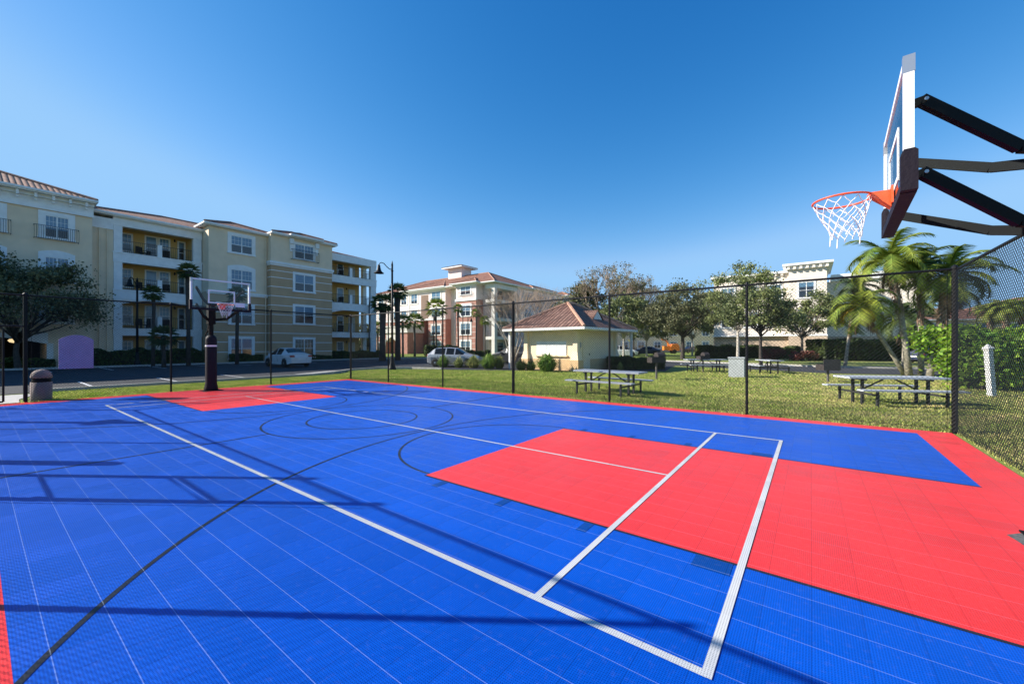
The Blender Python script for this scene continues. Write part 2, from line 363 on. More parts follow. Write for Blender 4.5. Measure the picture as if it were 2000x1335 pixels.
# ------------------------------------------------------------------ chain-link fences
def link_mesh(L, z0, z1, th=.0042, pitch=.075):
    """diagonal wires both ways in the plane y=0, x from 0 to L"""
    out = []
    H = z1-z0
    for s in (1, -1):
        k = -H if s > 0 else 0
        while k < (L if s > 0 else L+H):
            if s > 0: xa, xb = k, k+H; pa, pb = max(0, xa), min(L, xb); za, zb = z0+(pa-k), z0+(pb-k)
            else: xa, xb = k-H, k; pa, pb = max(0, xa), min(L, xb); za, zb = z0+(k-pa), z0+(k-pb)
            if pb-pa > .01:
                t = th*.75; y = .003*s
                for q in ((-t, 0, 0, t), (0, t, t, 0)):
                    pass
                out.append([(pa, y-t, za), (pb, y-t, zb), (pb, y, zb+t*1.4), (pa, y, za+t*1.4)])
                out.append([(pa, y, za+t*1.4), (pb, y, zb+t*1.4), (pb, y+t, zb), (pa, y+t, za)])
                out.append([(pa, y+t, za), (pb, y+t, zb), (pb, y-t, zb), (pa, y-t, za)])
            k += pitch
    return np.array(out)
FH = 3.1
def fence(a, c, posts, label, term=(), z1=FH, th=.0042):
    L = math.dist(a, c); rz = math.atan2(c[1]-a[1], c[0]-a[0])
    t = thing('chain_link_fence', label, 'fence', (*a, 0), rz, 'black chain-link fences round the court')
    quads('chain_link', link_mesh(L, .02, z1-.02, th), M['wire'], t)
    MB().tube([(0, .035, z1), (L, .035, z1)], .024, 10).build('top_rail', M['black'], t)
    MB().tube([(0, .03, .06), (L, .03, .06)], .004, 4).build('tension_wire', M['wire'], t)
    for x in posts:
        r = .045 if x in term else .030
        b = MB(); b.smooth = False
        b.tube([(x, .05, -.1), (x, .05, z1+.0)], r, 12)
        b.lathe([(r*1.25, z1), (r*1.25, z1+.03), (r*.9, z1+.06), (r*.2, z1+.085)], 12, (x, .05))
        for k in range(6):
            zz = .25+k*.52
            b.lathe([(r+.006, zz), (r+.006, zz+.022)], 12, (x, .05))
        b.build('post', M['black'], t)
        if x in term:
            MB().bar((x+(.11 if x < L/2 else -.11), 0, .03), (x+(.11 if x < L/2 else -.11), 0, z1-.03), .016, .006).build('tension_bar', M['black'], t)
    return t
SP = 3.36
fence((-18.25, 11.12), (2.19, 11.12), [0, 3.0, 6.5, 9.98, 13.5, 17.0, 20.44], 'long black chain-link fence between the court and the picnic lawn', (0, 9.98, 20.44), th=.0048)
fence((-18.25, .92), (-18.25, 11.12), [0, 3.31, 6.61], 'black chain-link fence behind the far hoop, facing the parking lot', (0,), th=.0062)
fence((2.19, 11.12), (2.19, -.62), [3.9, 7.8, 11.74], 'black chain-link fence on the right running away beside the near hoop', (11.74,))
fence((-18.25, -.62), (-9.44, -.62), [0, 3.0, 5.85, 8.81], 'black chain-link fence along the near sideline', (0, 8.81), th=.003)
fence((-8.1, -.62), (2.19, -.62), [0, 3.02, 6.3], 'short black chain-link fence behind the photographer', (0,), th=.003)
# gate beside the corner of the far-end fence
def gate(a, rz, wdt, label, top=True, leafrz=0.0, h=2.12):
    t = thing('chain_link_gate', label, 'gate', (*a, 0), rz, 'black gates of the court')
    b = MB(); b.tube([(0, 0, .06), (0, 0, h), (wdt, 0, h), (wdt, 0, .06), (0, 0, .06)], .024, 8); b.tube([(0, 0, 1.15), (wdt, 0, 1.15)], .018, 8)
    b.build('gate_frame', M['black'], t)
    quads('chain_link', link_mesh(wdt, .08, h), M['wire'], t)
    MB().box(wdt-.12, wdt-.02, -.05, .05, 1.0, 1.08).build('latch', M['silver'], t)
    return t
g = gate((-18.25, .52), R(-96), 1.02, 'open black chain-link gate at the left edge, beside the tall corner post')
tt = thing('chain_link_fence', 'black chain-link panel above the open gate', 'fence', (-18.25, -.62, 0), R(90), 'black chain-link fences round the court')
quads('chain_link', link_mesh(1.5, 2.2, FH-.02), M['wire'], tt)
[MB().tube([(0, 0, z_), (1.5, 0, z_)], .024, 8).build('rail', M['black'], tt) for z_ in (FH, 2.2)]
gate((-9.44, -.62), 0, 1.33, 'closed black chain-link gate in the near fence')
tt = thing('chain_link_fence', 'black chain-link panel above the closed near gate', 'fence', (-9.44, -.62, 0), 0, 'black chain-link fences round the court')
quads('chain_link', link_mesh(1.33, 2.2, FH-.02), M['wire'], tt)
[MB().tube([(0, 0, z_), (1.33, 0, z_)], .024, 8).build('rail', M['black'], tt) for z_ in (FH, 2.2)]

# lavender arched sign hung on the far-end fence
M['lav'] = mat('lavender enamel', (.50, .39, .64), .6, var=.04, nscale=5)
s = MB(); P = [(1.56, .93), (2.30, .93)]
for i in range(13):
    t_ = i/12; P.append((2.30-.74*t_, 1.82+.15*math.sin(math.pi*t_)**.8))
s.prism(P, -18.30, -18.285, 'yz'); s.build('arched_sign', M['lav'])
tag(bpy.data.objects['arched_sign'], 'blank lavender sign with an arched top hung on the chain-link fence', 'sign')

# ------------------------------------------------------------------ basketball hoops
gm = bpy.data.materials.new('clear acrylic'); gm.use_nodes = True; t = gm.node_tree
for n_ in list(t.nodes): 
    if n_.type != 'OUTPUT_MATERIAL': t.nodes.remove(n_)
tr = t.nodes.new('ShaderNodeBsdfTransparent'); tr.inputs[0].default_value = (.90, .94, .95, 1); gl = t.nodes.new('ShaderNodeBsdfGlossy'); gl.inputs['Roughness'].default_value = .03
fr = t.nodes.new('ShaderNodeFresnel'); fr.inputs[0].default_value = 1.35; mx = t.nodes.new('ShaderNodeMixShader')
t.links.new(fr.outputs[0], mx.inputs[0]); t.links.new(tr.outputs[0], mx.inputs[1]); t.links.new(gl.outputs[0], mx.inputs[2])
t.links.new(mx.outputs[0], [n_ for n_ in t.nodes if n_.type == 'OUTPUT_MATERIAL'][0].inputs[0]); M['acrylic'] = gm
def hoop(loc, rz, label, skew=0., bx=1.15, rimz=3.05, back=1.0, sticker=False):
    T = thing('basketball_hoop', label, 'basketball hoop', loc, rz, 'basketball hoops at the two ends')
    MB().tube([(0, 0, 0), (0, 0, 3.22)], .075, 16).box(-.11, .11, -.11, .11, 2.42, 3.26).build('pole', M['blackm'], T)
    b = MB(); b.smooth = True
    b.lathe([(.20, 0), (.215, .03), (.20, .14), (.175, .28), (.175, 1.86), (.16, 1.93), (.11, 2.0), (.08, 2.02)], 20); b.build('pole_pad', M['pad'], T)
    MB().lathe([(.178, 1.60), (.178, 1.66)], 20).build('pad_band', M['white'], T)
    hb = MB(); hb.box(-.3, .3, -.3, .3, -.02, .012); hb.build('base_plate', M['blackm'], T)
    z0, z1, hw = 2.86, 3.915, .89
    # board
    B = Matrix.Translation((bx, 0, 0)) @ Matrix.Rotation(skew, 4, 'Z')
    b = MB(B)
    b.box(-.012, 0, -hw+.03, hw-.03, z0+.05, z1-.03); b.build('glass_board', M['acrylic'], T)
    b = MB(B)
    b.box(-.05, .012, -hw, -hw+.055, z0+.32, z1-.13).box(-.05, .012, hw-.055, hw, z0+.32, z1-.13).box(-.045, .010, -hw+.055, hw-.055, z1-.05, z1-.003)
    f = b.build('board_frame', M['alu'], T)
    for s_ in (-1, 1): MB(B).box(-.055, .016, s_*(hw+.002)-(.06 if s_ > 0 else 0), s_*(hw+.002)+(.06 if s_ < 0 else 0), z1-.13, z1+.004).build('corner_bracket', M['silver'], f)
    b = MB(B)
    for y in (-.40, .36): b.box(.001, .006, y, y+.045, 3.10, 3.56)
    b.box(.001, .006, -.355, .36, 3.515, 3.56).box(.001, .006, -.355, .36, 3.10, 3.145)
    b.build('target_square', M['alu'], T)
    b = MB(B)
    for s_ in (-1, 1):
        y0, y1 = (hw-.055, hw+.022) if s_ > 0 else (-hw-.022, -hw+.055)
        b.prism([(-.07, z0), (.03, z0), (.03, z0+.28), (.012, z0+.32), (-.05, z0+.32), (-.07, z0+.30)], y0, y1, 'xz')
    b.box(-.07, .028, -hw+.056, hw-.056, z0-.004, z0+.07)
    b.build('edge_pad', M['pad'], T)
    if sticker:
        b = MB(B); b.box(.001, .005, .42, .72, 3.02, 3.17); b.build('sticker', M['alu'], T)
    # arms
    for s_ in (-1, 1):
        for z_b, z_p, wq in ((3.60, 3.20, .085), (3.02, 2.62, .085)):
            e = B @ Vector((-.05, s_*.70, z_b)); k = e+Vector((-.075, 0, .012)); p = Vector((.02, s_*.10, z_p-.04)); q = k.lerp(p, .56); q.z = z_p+(0 if s_ > 0 else .09)
            b = MB(); b.bar(e, k, .05, .06).bar(k+Vector((.02, 0, .01)), q, .05, wq).bar(q-Vector((0, 0, .0)), p, .049, .084)
            a_ = b.build('support_arm', M['blackm'], T)
            bb = MB(); bb.tube([k+Vector((-.01, -.032, 0)), k+Vector((-.01, .032, 0))], .014, 8); bb.build('bolt', M['silver'], a_)
    MB().bar((-.1, 0, 2.7), (-.36, 0, 2.15), .05, .05).bar((-.36, -.03, 2.15), (-.50, -.03, 2.02), .03, .03).tube([(.0, .0, 2.25), (-.36, 0, 2.2)], .018).build('height_adjuster', M['blackm'], T)
    # rim, bracket, net
    rc = B @ Vector((.385, 0, rimz)); dz = rimz-3.05
    b = MB(); b.smooth = True
    pts = [(rc.x+.2365*math.cos(a), rc.y+.2365*math.sin(a), rimz) for a in np.linspace(0, 2*math.pi, 41)]
    b.tube(pts, .010, 8, cap=False); r_ = b.build('rim', M['rim'], T)
    b = MB(B @ Matrix.Translation((0, 0, dz))); b.box(.006, .022, -.10, .10, 2.93, 3.09)
    b.add([(.02, -.07, 3.06), (.16, -.09, 3.06), (.19, .0, 3.06), (.16, .09, 3.06), (.02, .07, 3.06), (.02, -.07, 2.90), (.16, -.09, 3.035), (.19, 0, 3.035), (.16, .09, 3.035), (.02, .07, 2.90)],
          [(0, 1, 2, 3, 4), (9, 8, 7, 6, 5), (0, 5, 6, 1), (1, 6, 7, 2), (2, 7, 8, 3), (3, 8, 9, 4), (4, 9, 5, 0)])
    b.build('rim_bracket', M['rim'], r_)
    nb = MB(); n = 12; levels = [(.232, 3.035), (.212, 2.975), (.188, 2.912), (.166, 2.855), (.146, 2.80), (.132, 2.745), (.122, 2.695)]
    def node(l, k):
        r, z = levels[l]; a = 2*math.pi*(k+.5*(l % 2))/n
        return Vector((rc.x+r*math.cos(a)-(3.05-z)*.10*back, rc.y+r*math.sin(a), z+dz-.012*math.sin(3*a+l)))
    for l in range(6):
        for k in range(n):
            p = node(l, k)
            for kk in ((k, k-1) if l % 2 == 0 else (k, k+1)):
                q = node(l+1, kk % n); mid = (p+q)/2+Vector((0, 0, -.006)); nb.tube([p, mid, q], .0034 if l else .004, 4)
    for k in range(n):
        p = node(6, k); L_ = .03+.07*((k*7) % 5 == 0); nb.tube([p, p+Vector((.004, .003, -L_))], .005, 4)
    nb.build('net', M['cord'], T)
    return T
hoop((1.78, 5.26, 0), math.pi, 'near basketball hoop seen side-on at the upper right, white-framed clear backboard', skew=R(-2.4), bx=1.15, rimz=3.115)
hoop((-17.62, 5.22, 0), 0, 'far basketball hoop with dark padded pole standing on the red end of the court', bx=1.05, sticker=True)
cp = MB(); ptsc = []
for i in range(22):
    a = 2*math.pi*i/22; r = .40+.02*math.sin(5*a)+.015*math.sin(9*a+1); ptsc.append((1.78+r*math.cos(a), 5.26+r*math.sin(a)))
cp.add([(x, y, .003) for x, y in ptsc], [tuple(range(22))])
o = cp.build('hoop_footing', mat('dark footing', (.10, .10, .10), .9, var=.3, nscale=30, bump=.5)); o['kind'] = 'structure'
# ------------------------------------------------------------------ building kit
def tile_mat(name, c1, c2, c3):
    m = bpy.data.materials.new(name); m.use_nodes = True; t = m.node_tree; n = N(t); b = t.nodes['Principled BSDF']
    uv = t.nodes.new('ShaderNodeUVMap'); uv.uv_map = 'UVMap'; sp = t.nodes.new('ShaderNodeSeparateXYZ'); t.links.new(uv.outputs[0], sp.inputs[0])
    x, y = n.m('MULTIPLY', sp.outputs[0], 1/.30), n.m('MULTIPLY', sp.outputs[1], 1/.38)
    cb = t.nodes.new('ShaderNodeCombineXYZ'); t.links.new(n.m('FLOOR', x), cb.inputs[0]); t.links.new(n.m('FLOOR', y), cb.inputs[1])
    wn = t.nodes.new('ShaderNodeTexWhiteNoise'); wn.noise_dimensions = '2D'; t.links.new(cb.outputs[0], wn.inputs['Vector'])
    rp = t.nodes.new('ShaderNodeValToRGB'); e = rp.color_ramp.elements
    e[0].color = (*c1, 1); e[1].color = (*c3, 1); k = e.new(.5); k.color = (*c2, 1); t.links.new(wn.outputs['Value'], rp.inputs[0])
    fx = n.m('FRACT', x); fy = n.m('FRACT', y)
    arch = n.m('SINE', n.m('MULTIPLY', fx, math.pi))
    gap = n.m('MAXIMUM', n.m('LESS_THAN', arch, .30), n.m('LESS_THAN', fy, .10))
    t.links.new(n.mix(n.m('MULTIPLY', gap, .62), rp.outputs[0], tuple(q*.18 for q in c1)), b.inputs['Base Color'])
    b.inputs['Roughness'].default_value = .85; b.inputs['Specular IOR Level'].default_value = .25
    bp = t.nodes.new('ShaderNodeBump'); bp.inputs['Strength'].default_value = 1.; bp.inputs['Distance'].default_value = 1.
    t.links.new(n.m('MULTIPLY', n.m('ADD', arch, n.m('MULTIPLY', fy, -.3)), .055), bp.inputs['Height']); t.links.new(bp.outputs[0], b.inputs['Normal'])
    return m
M['tileA'] = tile_mat('clay roof tiles', (.24, .105, .07), (.34, .18, .125), (.19, .085, .06))
M['tileK'] = tile_mat('terracotta roof tiles', (.20, .105, .08), (.29, .17, .13), (.16, .085, .068))
M['ridge'] = mat('ridge tile', (.36, .19, .13), .85, var=.25, nscale=6)
M['yel'] = mat('pale yellow stucco', (.78, .615, .43), .85, var=.05, nscale=1.2, bump=.3)
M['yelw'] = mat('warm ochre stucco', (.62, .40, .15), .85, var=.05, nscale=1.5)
M['ochre'] = mat('ochre stucco', (.50, .33, .19), .85, var=.05, nscale=1.2, bump=.3)
M['pink'] = mat('pale pink stucco', (.78, .66, .62), .85, var=.05, nscale=1.1, bump=.3)
M['pinkw'] = mat('off-white stucco', (.72, .68, .63), .85, var=.05)
M['brick'] = mat('rose brick stucco', (.42, .20, .155), .85, var=.12, nscale=2.5)
M['lilac'] = mat('lilac stucco', (.64, .56, .56), .85, var=.05)
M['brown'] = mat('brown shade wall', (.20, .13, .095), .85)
M['beige'] = mat('cream stucco', (.76, .67, .57), .85, var=.06, nscale=.7, bump=.3)
M['kyel'] = mat('kiosk yellow stucco', (.84, .69, .48), .85, var=.04, nscale=2, bump=.08)
M['ktan'] = mat('kiosk tan band', (.62, .42, .22), .85, var=.05, nscale=3)
def glass(name, c, rough=.08, spec=.9, metal=0.):
    return mat(name, c, rough, spec=spec, metal=metal, var=.15, nscale=.8)
M['gdark'] = glass('dark window glass', (.018, .024, .032))
M['gskyblind'] = glass('blinds with painted sky reflection', (.10, .19, .28), .2)  # blue in the colour stands in for sky reflected over the blinds
M['door'] = mat('white door', (.55, .54, .50), .6)
M['rail'] = mat('bronze railing', (.035, .028, .024), .5)
M['dgrey'] = mat('dark rattan', (.03, .022, .018), .8)
M['void'] = mat('dark carport shade', (.02, .018, .016), .9)  # near-black colour standing in for deep shade
def hip(b, x0, x1, y0, y1, z, pitch=.40, gable=None):
    """hip roof over a rectangle with uv (along eave, down slope); long axis keeps the ridge"""
    w, d = x1-x0, y1-y0; h = min(w, d)/2*pitch
    if w >= d: A, B_ = (x0+d/2, (y0+y1)/2, z+h), (x1-d/2, (y0+y1)/2, z+h)
    else: A, B_ = ((x0+x1)/2, y0+w/2, z+h), ((x0+x1)/2, y1-w/2, z+h)
    c = [(x0, y0, z), (x1, y0, z), (x1, y1, z), (x0, y1, z)]
    def face(vs, ax):
        sl = math.sqrt(1+pitch*pitch)
        off = vs[0][1-ax]
        uv = [(v[ax]+50, abs(v[1-ax]-off)*sl+20) for v in vs]; b.add(vs, [tuple(range(len(vs)))], [uv])
    if w >= d:
        face([c[0], c[1], B_, A], 0); face([c[2], c[3], A, B_], 0); face([c[1], c[2], B_], 1); face([c[3], c[0], A], 1)
    else:
        face([c[0], c[1], A], 0); face([c[2], c[3], B_], 0); face([c[1], c[2], B_, A], 1); face([c[3], c[0], A, B_], 1)
    return A, B_, c
def roof_part(parent, rects, tm, M4=None, over=.55, fascia=.22, name='roof'):
    b = MB(M4); e = MB(M4); r = MB(M4)
    for (x0, x1, y0, y1, z, p) in rects:
        x0 -= over; x1 += over; y0 -= over; y1 += over
        A, B_, c = hip(b, x0, x1, y0, y1, z+.02, p)
        e.box(x0+.03, x1-.03, y0+.03, y1-.03, z-fascia, z-.0)
        e.box(x0-.06, x1+.06, y0-.06, y0+.028, z-.14, z+.01).box(x1-.028, x1+.06, y0+.03, y1-.03, z-.14, z+.01).box(x0-.06, x0+.028, y0+.03, y1-.03, z-.14, z+.01)
        near = [A, B_]
        for q in c:
            g = min(near, key=lambda a: (a[0]-q[0])**2+(a[1]-q[1])**2); r.tube([(q[0], q[1], q[2]+.03), (g[0], g[1], g[2]+.03)], .11, 6)
        r.tube([(A[0], A[1], A[2]+.03), (B_[0], B_[1], B_[2]+.03)], .11, 6)
    o = b.build(name, tm, parent); e.build('eave', M['white'], o); r.build('ridge_tiles', M['ridge'], o); return o
def window(parent, x0, x1, z0, z1, y=0., M4=None, arch=False, case=.24, blind=.5, casem='white', mull=True, name='window', upper='gskyblind', lower='gdark', grid=True):
    """casing stands proud of a wall face at y (outside is -y); panes are a sub-part"""
    b = MB(M4); p = .055
    b.box(x0-case, x0, y-p, y, z0-.02, z1).box(x1, x1+case, y-p, y, z0-.02, z1)
    b.box(x0-case-.04, x1+case+.04, y-p-.06, y, z0-.16, z0-.02)
    if arch:
        n = 10; w_ = (x1+case-(x0-case)); top = [(x0-case+w_*i/n, z1+case+.22*math.sin(math.pi*i/n)) for i in range(n+1)]
        b.prism([(x0-case, z1)]+top+[(x1+case, z1)], y-p, y, 'xz')
    else: b.box(x0-case, x1+case, y-p, y, z1, z1+case)
    s = .035; xm = (x0+x1)/2; zm = z0+(z1-z0)*.48
    b.box(x0, x1, y-.035, y, z0-.001, z0+s).box(x0, x1, y-.035, y, z1-s, z1+.001).box(x0, x0+s, y-.034, y, z0+s, z1-s).box(x1-s, x1, y-.034, y, z0+s, z1-s)
    if mull: b.box(xm-.04, xm+.04, y-.036, y, z0+s, z1-s)
    b.box(x0+s, x1-s, y-.032, y, zm-.025, zm+.025)
    if grid:
        half = [(x0, xm), (xm, x1)] if mull else [(x0, x1)]
        for (a, c) in half:
            for k in (1, 2): xx = a+(c-a)*k/3; b.box(xx-.008, xx+.008, y-.024, y, zm+.026, z1-s)
        zz = (zm+z1)/2; b.box(x0+s, x1-s, y-.022, y, zz-.008, zz+.008)
    f = b.build(name, M[casem], parent)
    q = MB(M4); zb = z0+(z1-z0)*(1-blind); q.mi = 0; q.add([(x0, y-.012, zb), (x1, y-.012, zb), (x1, y-.012, z1), (x0, y-.012, z1)], [(0, 1, 2, 3)])
    q.mi = 1; q.add([(x0, y-.012, z0), (x1, y-.012, z0), (x1, y-.012, zb), (x0, y-.012, zb)], [(0, 1, 2, 3)])
    q.build('pane', [M[upper], M[lower]], f)
    return f
def balconette(parent, x0, x1, z0, z1, y=0., M4=None, out=.38, m='rail'):
    b = MB(M4); n = int((x1-x0)/.11)
    def bow(t, zz): return y-out-.10*math.sin(math.pi*max(0, min(1, (zz-z0)/(z1-z0))))*1.0
    zs = [z0+(z1-z0)*i/5 for i in range(6)]
    for k in range(n+1):
        x = x0+(x1-x0)*k/n; b.tube([(x, bow(0, z), z) for z in zs], .010, 4, cap=False)
    for z in (z0, z1): b.bar((x0, bow(0, z), z), (x1, bow(0, z), z), .03, .03)
    for x in (x0, x1):
        b.bar((x, y, z0), (x, bow(0, z0), z0), .03, .03).bar((x, y, z1), (x, bow(0, z1), z1), .03, .03)
    return b.build('balconette', M[m], parent)
def railing(parent, x0, x1, z0, z1, y, M4=None, m='rail', step=.13):
    b = MB(M4); n = max(1, int((x1-x0)/step))
    for k in range(1, n): x = x0+(x1-x0)*k/n; b.bar((x, y, z0), (x, y, z1), .018, .018)
    for z in (z0+.08, z1): b.bar((x0, y, z), (x1, y, z), .04, .035)
    return b.build('railing', M[m], parent)
def railing_side(parent, x, y0, y1, z0, z1, M4=None, m='rail'):
    b = MB(M4); n = max(1, int(abs(y1-y0)/.14))
    for k in range(1, n): y = y0+(y1-y0)*k/n; b.bar((x, y, z0), (x, y, z1), .018, .018)
    for z in (z0+.08, z1): b.bar((x, y0, z), (x, y1, z), .035, .04)
    return b.build('railing', M[m], parent)
def walls(parent, m, boxes, name='wall', M4=None):
    b = MB(M4)
    for q in boxes: b.box(*q)
    return b.build(name, M[m], parent)

# ================================================================== yellow apartment building (left)
BA = thing('apartment_building', 'long yellow and ochre four-storey apartment building with white balconies, behind the parking lot', 'building', (-45.5, 0, 0), R(90))
G0 = -.3
# local x = court y, local -y = towards the court
y1, y2, y3, y4, y5 = 0., .9, -.8, -1.6, -.7       # face offsets of the five sections
walls(BA, 'yel', [(-16, 5.65, y1, 14, 2.55, 11.75), (-16, -3.2, y1, 14, G0, 2.548), (3.35, 5.65, y1, 14, G0, 2.549), (-3.2, 3.35, 6, 14, G0, 2.547),
                  (5.652, 6.98, y2, 13.9, G0, 11.7)], 'wall_end_block')
walls(BA, 'void', [(-3.2, 3.35, 5.7, 5.99, G0, 2.5)], 'carport_shade_back')  # near-black sheet paints the carport's inner shade onto its back
b = MB(); n = 12; P = [(-3.2, 2.56), (-3.2, 1.8)]+[(-3.2+6.55*i/n, 1.75+.55*math.sin(math.pi*i/n)) for i in range(n+1)]+[(3.35, 1.8), (3.35, 2.56)]
b.prism(P, y1-.05, y1+.25, 'xz'); b.box(3.30, 3.62, y1-.07, y1+.1, .2, 1.8); b.build('carport_arch', M['white'], BA)
lm = bpy.data.materials.new('lit lamp globe'); lm.use_nodes = True; lb = lm.node_tree.nodes['Principled BSDF']
lb.inputs['Base Color'].default_value = (.8, .6, .35, 1); lb.inputs['Emission Color'].default_value = (1, .75, .4, 1); lb.inputs['Emission Strength'].default_value = .5; M['lamp'] = lm
b = MB(); b.smooth = True; b.lathe([(.02, 1.80), (.30, 1.88), (.38, 2.0), (.3, 2.1), (.05, 2.14)], 16, (1.9, 1.3)); b.build('ceiling_lamp', M['lamp'], BA)
walls(BA, 'white', [(-16.1, 5.72, y1-.06, y1-.0, 11.75, 12.72), (-16.1, 5.74, y1-.14, y1-.061, 11.68, 11.82), (-16.1, 5.74, y1-.22, y1-.062, 12.5, 12.75),
                    (5.655, 6.98, y2-.06, y2, 11.2, 12.1)], 'cornice')
for k in range(16): x = 5.3-k*.85; MB().box(x-.07, x+.07, y1-.50, y1-.222, 12.3801, 12.7).box(x-.07, x+.07, y1-.32, y1-.223, 12.2, 12.38).build('bracket', M['white'], BA)
for xq, rq in ((6.15, .05), (6.6, .04)): MB().tube([(xq, y2-.1, 11.2), (xq, y2-.1, G0)], rq, 8).build('downpipe', M['yel'], BA)
for x0 in (-9.4, -4.8, -.05, 3.22):
    w_ = 1.17
    window(BA, x0, x0+w_, 9.70, 11.28, y1, case=.34, blind=.62); balconette(BA, x0-.55, x0+w_+.50, 9.5, 10.45, y1)
    window(BA, x0, x0+w_, 6.5, 8.2, y1, case=.34, blind=.55, arch=True)
    window(BA, x0, x0+w_, 3.4, 4.9, y1, case=.3, blind=.5)
# balcony stack facing the court (second section)
def stack(x0, x1, yf, cols, floors, depth=2.0, mid=None, side_open=False, wins=()):
    """white frame of columns and slabs, ochre back wall, railings, doors"""
    b = MB()
    for (a, c) in cols: b.box(a, c, yf, yf+.45, G0, 12.0)
    zt = 12.45
    b.box(cols[0][0]-.03, cols[-1][1]+.03, yf-.03, yf+.48, 11.62, zt)
    fz = [z for z, _ in floors]
    for (zf, zo) in floors[1:]:
        b.box(cols[0][0]-.035, cols[-1][1]+.035, yf-.035, yf+.485, zf-.85 if zf != floors[1][0] else zf-.62, zf)
        b.box(cols[0][0]-.07, cols[-1][1]+.07, yf-.075, yf+.3, zf-.10, zf+.003)
    b.build('balcony_frame', M['white'], BA)
    for (zf, zo) in floors[1:]: MB().box(x0-.3, x1+.28, yf+.486, yf+depth, zf-.35, zf).build('balcony_floor', M['yelw'], BA)
    MB().box(x0-.3, x1+.28, yf+.486, yf+depth, 11.7, 12.3).build('balcony_ceiling', M['yelw'], BA)
    walls(BA, 'yelw', [(x0-.6, x1+.5 if not side_open else x1-.2, yf+depth, 13.8, G0, 12.28)]+([] if side_open else [(x1, x1+.3, yf+.486, yf+depth-.001, G0, 11.69)])+[(x0-.3, x0-.02, yf+.487, yf+depth-.002, G0, 11.68)], 'balcony_back_wall')
    a = MB()                                     # shallow arch under the third slab
    z3 = floors[2][0]; n = 14; bot = [(x0+(x1-x0)*i/n, z3-1.20+.42*math.sin(math.pi*i/n)) for i in range(n+1)]
    a.prism([(x0, z3-.84)]+bot+[(x1, z3-.84)], yf+.02, yf+.43, 'xz'); a.build('arch', M['white'], BA)
    for k, (zf, zo) in enumerate(floors):
        if k:
            xs_ = [x0]+([mid] if mid else [])+[x1]
            for p, q in zip(xs_, xs_[1:]): railing(BA, p+.06, q-.06, zf+.02, zf+1.02, yf+.18)
            if mid: MB().box(mid-.16, mid+.16, yf+.05, yf+.36, zf+.002, zf+1.08).build('railing_post', M['white'], BA)
        for (a_, c_, t_, kind) in wins:
            if kind == 'w': window(BA, a_, c_, zf+.5, zf+t_, yf+depth, case=.09, blind=.35+.25*((k*7+int(a_*3)) % 3)/2, mull=False)
            elif kind == 'g': window(BA, a_, c_, zf+.08, zf+t_, yf+depth, case=.08, blind=.3 if k % 2 else .6, mull=False, name='glass_door', grid=False)
            else: 
                d_ = MB(); d_.box(a_, c_, yf+depth-.04, yf+depth-.001, zf+.02, zf+t_); d_.build('door', M['door'], BA)
        w_ = wins[-1]; l_ = MB(); l_.lathe([(.05, zf+1.95), (.08, zf+2.05), (.05, zf+2.2)], 8, (w_[0]-.3, yf+depth-.1)); l_.build('wall_lamp', M['rail'], BA)
    if side_open:
        for k, (zf, zo) in enumerate(floors):
            if k: railing_side(BA, cols[-1][1]-.25, yf+.5, yf+depth, zf+.02, zf+1.02)
        b = MB(); b.box(cols[-1][1]-.5, cols[-1][1], yf+depth-.2, yf+depth+.3, G0, 12.0); b.build('balcony_column', M['white'], BA)
FLA = [(0., 2.45), (3.09, 5.0), (6.34, 8.54), (9.45, 11.6)]
stack(7.52, 12.35, y2-.05, [(6.99, 7.52), (12.35, 12.98)], FLA, 2.1, 9.95, wins=[(7.7, 8.45, 2.0, 'w'), (9.4, 10.15, 2.1, 'g'), (10.35, 11.05, 2.1, 'w'), (11.75, 12.2, 2.05, 'g')])
# third section: pale top, ochre banded base
walls(BA, 'yel', [(13.05, 18.05, y3, 13.7, 6.7, 12.75)], 'wall_tower')
walls(BA, 'ochre', [(13.06, 18.04, y3+.01, 13.69, G0, 6.7)], 'wall_lower')
walls(BA, 'white', [(13.0, 18.04, y3-.10, y3+.3, 6.48, 6.62), (12.96, 18.04, y3-.16, y3+.3, 6.621, 6.80)], 'ledge')
walls(BA, 'yel', [(18.052, 24.55, y4, 13.6, 10.05, 12.95)], 'wall_bay')
walls(BA, 'ochre', [(18.06, 24.54, y4+.01, 13.59, G0, 10.05)], 'wall_bay_lower')
walls(BA, 'white', [(17.98, 24.62, y4-.10, y4+.8, 9.80, 9.98), (17.92, 24.68, y4-.18, y4+.8, 9.981, 10.22)], 'ledge')
b = MB()
for z in (1.0, 1.95, 2.9, 3.85, 4.8, 5.7): b.box(13.05, 18.05, y3-.008, y3+.01, z-.035, z+.035)
for z in (1.0, 1.95, 2.9, 3.85, 4.8, 5.75, 6.7, 7.65, 8.6, 9.3): b.box(18.045, 24.56, y4-.008, y4+.01, z-.035, z+.035).box(18.042, 18.06, y4+.011, y3, z-.035, z+.035)
b.build('band_lines', M['white'], BA)
b = MB(); b.tube([(17.85, y3-.1, 12.5), (17.85, y3-.1, G0)], .05, 8); b.build('downpipe', M['yel'], BA)
for z0, z1, ar, bl_ in ((10.64, 12.2, False, .55), (7.15, 8.95, True, .6), (3.78, 5.5, False, .5), (.42, 2.3, False, .55)):
    window(BA, 14.84, 16.64, z0, z1, y3, arch=ar, case=.30 if z0 > 6 else .24, blind=bl_, grid=z0 > 6)
for z0, z1, bl_ in ((10.92, 12.4, .5), (7.46, 9.2, .5), (4.0, 5.8, .45), (.44, 2.3, .0)):
    window(BA, 20.42, 22.38, z0, z1, y4, case=.22, blind=bl_, grid=(z0 > 10 or z0 < 1))
balconette(BA, 20.0, 22.85, 10.72, 11.75, y4, m='rail')
